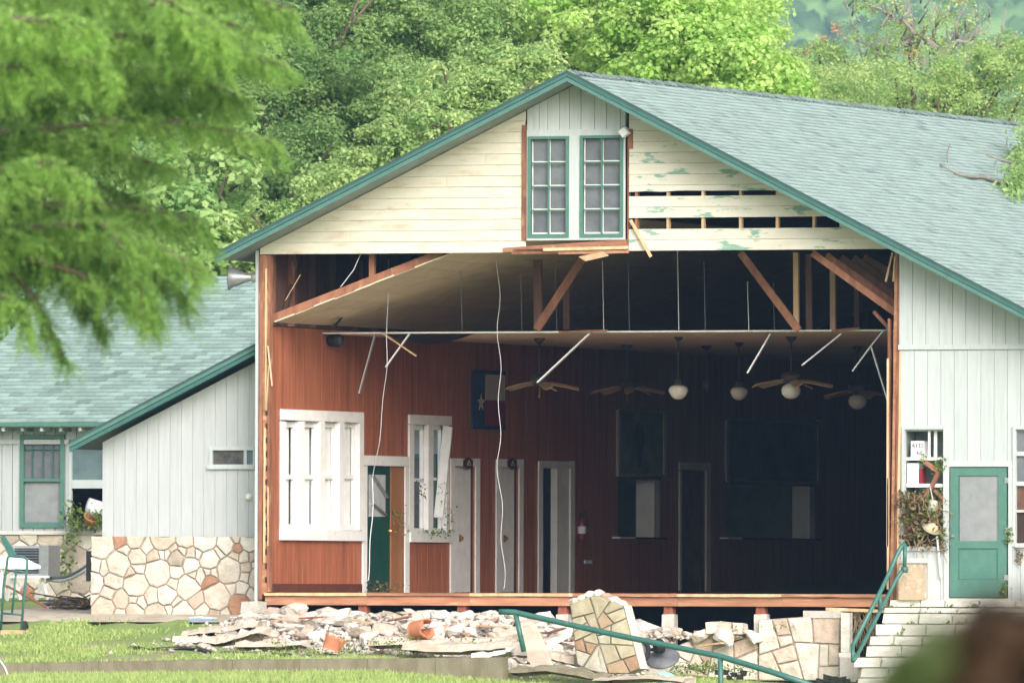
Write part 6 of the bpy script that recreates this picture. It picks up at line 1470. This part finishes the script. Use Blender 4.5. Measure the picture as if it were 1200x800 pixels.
# ------------------------------------------------------------------ foreground cypress, out of focus
CT = 100.0
cy = Vector(T(-190, 690, CT)); cy.z = g(cy.x, cy.y) - .1
CY = root('cypress_tree', cy, 'feathery foreground cypress branches drooping in from the upper left', 'tree')
s = MB(); s.tube([cy, T(-190, 500, CT), T(-180, 200, CT), T(-175, -120, CT), T(-170, -400, CT)], [.34, .3, .26, .2, .12], 12); s.build('trunk', bark, CY, True)
rngc = np.random.default_rng(8); rr_ = random.Random(8)
LP, LN, LS_, LT = [], [], [], []
Rv, Uv = np.array(RGT), np.array(UPV); Fv = np.array(FWD)
def frond(p0, d, ln, tone):
    k = max(6, int(ln / .0125)); t = np.linspace(.05, 1, k); sag = np.array([0, 0, -.35]) * ln
    pos = p0 + np.outer(t * ln, d) + np.outer(t ** 2, sag)
    w_ = np.cross(d, rngc.normal(size=3)); w_ /= np.linalg.norm(w_) + 1e-9
    sd = np.where(np.arange(k) % 2 == 0, 1, -1)[:, None] * w_[None]
    lw = .021 * (1 - .55 * t); c = pos + sd * (lw * .8)[:, None]
    LP.append(c); LN.append((sd + d * .55)); LS_.append(lw * 2.0); LT.append(np.clip(tone + rngc.normal(size=k) * .1, 0, 1))
def twig(p0, d, ln, tone, nf):
    for i in range(nf):
        t = (i + .6) / nf; p = p0 + d * ln * t + np.array([0, 0, -.35 * ln]) * t * t
        dd = unit(d * .55 + rngc.normal(size=3) * .55 + np.array([0, 0, -.6])); frond(p, dd, rngc.uniform(.10, .22), tone)
    s_ = MB(); s_.tube([Vector(p0), Vector(p0 + d * ln * .5 + np.array([0, 0, -.09 * ln])), Vector(p0 + d * ln + np.array([0, 0, -.35 * ln]))], [.007, .005, .002], 4, False); return s_
limbs = [ # pixel path, depth offset, twigs, twig length, tone
    ([(-175, 60), (-60, 20), (80, -5), (200, -10), (300, 0), (340, 8)], 0.4, 46, .42, .62), ([(-175, 90), (-40, 60), (90, 40), (200, 45), (270, 62), (318, 70)], -.6, 46, .40, .72),
    ([(-175, 110), (-60, 90), (30, 75), (90, 68), (130, 85)], -1.2, 34, .38, .85), ([(-175, 170), (-40, 130), (70, 112), (150, 110), (215, 118), (250, 122)], .5, 40, .34, .40),
    ([(-170, 200), (-40, 160), (60, 150), (150, 140), (230, 145), (300, 160), (322, 168)], -.2, 40, .30, .62), ([(-170, 260), (-60, 215), (10, 196), (60, 190), (90, 200)], -.9, 30, .36, .75),
    ([(-170, 290), (-50, 240), (40, 215), (110, 215), (160, 235), (200, 260)], .7, 30, .36, .34), ([(-165, 330), (-40, 285), (50, 265), (120, 262), (180, 285), (212, 302), (228, 315)], -.3, 46, .34, .62),
    ([(-165, 380), (-60, 330), (10, 312), (70, 310), (130, 330), (160, 352)], .2, 28, .30, .40), ([(60, 300), (85, 330), (95, 350), (110, 370), (120, 385)], .3, 14, .2, .34), ([(-160, 420), (-60, 360), (-10, 345), (20, 355), (35, 380)], -.2, 16, .28, .72),
    ([(-170, 140), (-60, 110), (30, 92), (110, 85), (180, 80), (240, 88)], .2, 34, .34, .5), ([(-170, 230), (-60, 180), (20, 165), (100, 168), (160, 185), (190, 195)], .1, 32, .34, .5), ([(-165, 300), (-50, 262), (40, 240), (120, 236), (190, 250), (240, 262)], .4, 34, .36, .48), ([(-165, 350), (-50, 305), (20, 288), (90, 285), (150, 300), (190, 325), (215, 345)], .1, 36, .36, .5), ([(30, 300), (90, 320), (150, 345), (185, 365)], -.2, 18, .28, .55), ([(-150, 30), (0, -10), (100, -15), (220, 15), (290, 35)], -.8, 30, .36, .7),
    ([(120, 262), (150, 300), (165, 340), (170, 370)], -.4, 16, .22, .6), ([(10, 312), (40, 350), (62, 400), (75, 420)], .1, 12, .16, .36), ([(200, 45), (250, 100), (285, 115)], -.1, 14, .3, .55), ([(-100, 40), (0, 20), (60, 25), (100, 30)], -1.5, 30, .36, .9), ([(160, -15), (230, 20), (262, 40)], -1.2, 20, .34, .85)]
tws = MB()
for pts, dz, nt_, tl, tone in limbs:
    pp = [np.array(T(px, py, CT + dz)) for px, py in pts]; n_ = len(pp)
    s = MB(); s.tube([Vector(p) for p in pp], [.028 * (1 - .85 * i / (n_ - 1)) + .003 for i in range(n_)], 7); s.build('limb', bark, CY, True)
    cum = np.cumsum([0] + [np.linalg.norm(pp[i + 1] - pp[i]) for i in range(n_ - 1)]); tot = cum[-1]
    nt_ = int(nt_ * 2.3)
    for k in range(nt_):
        t = (.22 + .78 * (k + rngc.random()) / nt_) * tot; i = min(n_ - 2, int(np.searchsorted(cum, t) - 1)); f_ = (t - cum[i]) / (cum[i + 1] - cum[i]); p = pp[i] + (pp[i + 1] - pp[i]) * f_; dl = unit(pp[i + 1] - pp[i])
        d = unit(dl * rngc.uniform(.4, .9) + Rv * rngc.normal() * .35 + Fv * rngc.normal() * .5 + np.array([0, 0, rngc.uniform(-.75, .35)])); l_ = tl * rngc.uniform(.5, 1.15) * (1 - .35 * t / tot)
        q_ = twig(p, d, l_, tone + rngc.normal() * .12, max(6, int(l_ * 55))); tws.add(q_.v, q_.f)
tws.build('twigs', bark, CY, kind='stuff')
LP, LN, LS_, LT = np.concatenate(LP), unit(np.concatenate(LN)), np.concatenate(LS_), np.concatenate(LT)
nr = rngc.normal(size=LP.shape); b_ = unit(np.cross(LN, nr + np.array([0, 0, 1.0]))); s_ = LS_[:, None]
v = np.stack([LP - LN * s_ * .5, LP + b_ * s_ * .3, LP + LN * s_ * .5, LP - b_ * s_ * .3], 1).reshape(-1, 3)
quadmesh('needles', v, np.arange(len(v)).reshape(-1, 4), LT, leafmat('cypress_needle', (0.086, 0.198, 0.040), (0.366, 0.578, 0.145), .5), CY)

# ------------------------------------------------------------------ brown and green shrub close to the camera, far out of focus
SD = 20.0
c0 = T(1240, 850, SD); bz_ = g(c0.x, c0.y)
SH = root('foreground_shrub', (c0.x, c0.y, bz_), 'blurred brown and green shrub close to the camera at lower right', 'shrub')
rngs = np.random.default_rng(6); pts = []
for i in range(260):
    a = rngs.uniform(0, 2 * math.pi); r_ = .265 * math.sqrt(rngs.random()); pts.append(np.array(c0) + np.array([math.cos(a) * r_, math.sin(a) * r_ * .8, -.30 + .53 * (1 - (r_ / .265) ** 2) ** .5 * rngs.random() ** .35]))
tag(shrubpart('brown_leaves', pts, 12000, (.02, .02, .02), .045, leafmat('brown_leaf', (.014, .009, .005), (.085, .045, .02), .1), 7, SH, .3), kind='stuff')
pts = [np.array(T(px + rngs.normal() * 10, py + rngs.normal() * 12, SD - .15 + rngs.random() * .3)) for px, py in ((1045, 830), (1055, 815), (1070, 800), (1085, 785), (1050, 835), (1065, 820), (1080, 805), (1100, 765))]
shrubpart('green_leaves', pts, 700, (.022, .04, .025), .04, leafmat('shrub_leaf', (.035, .06, .015), (.12, .17, .05), .2), 9, SH, .3)
s = MB()
for i in range(14):
    a = rngs.uniform(0, 6.28); e = Vector(c0) + Vector((math.cos(a) * .15, math.sin(a) * .12, .1 * rngs.random())); s.tube([Vector((c0.x + rngs.normal() * .03, c0.y + rngs.normal() * .03, bz_ - .05)), Vector((c0.x + math.cos(a) * .12, c0.y + math.sin(a) * .1, (bz_ + c0.z) / 2)), e], [.016, .011, .004], 5)
s.build('stems', bark, SH)

# ------------------------------------------------------------------ haze
hz = bpy.data.materials.new('haze_air'); hz.use_nodes = True; N = hz.node_tree.nodes; N.clear()
ho = N.new('ShaderNodeOutputMaterial'); hv = N.new('ShaderNodeVolumePrincipled'); hv.inputs['Color'].default_value = (.42, .67, 1.0, 1); hv.inputs['Density'].default_value = .00019; hv.inputs['Anisotropy'].default_value = .2
hz.node_tree.links.new(hv.outputs[0], ho.inputs['Volume'])
m = MB(); m.box(-3600, 3600, -500, 3600, -4, 320); o = m.build('haze', hz); tag(o, 'thin pale summer haze over the whole place', 'haze', kind='stuff')
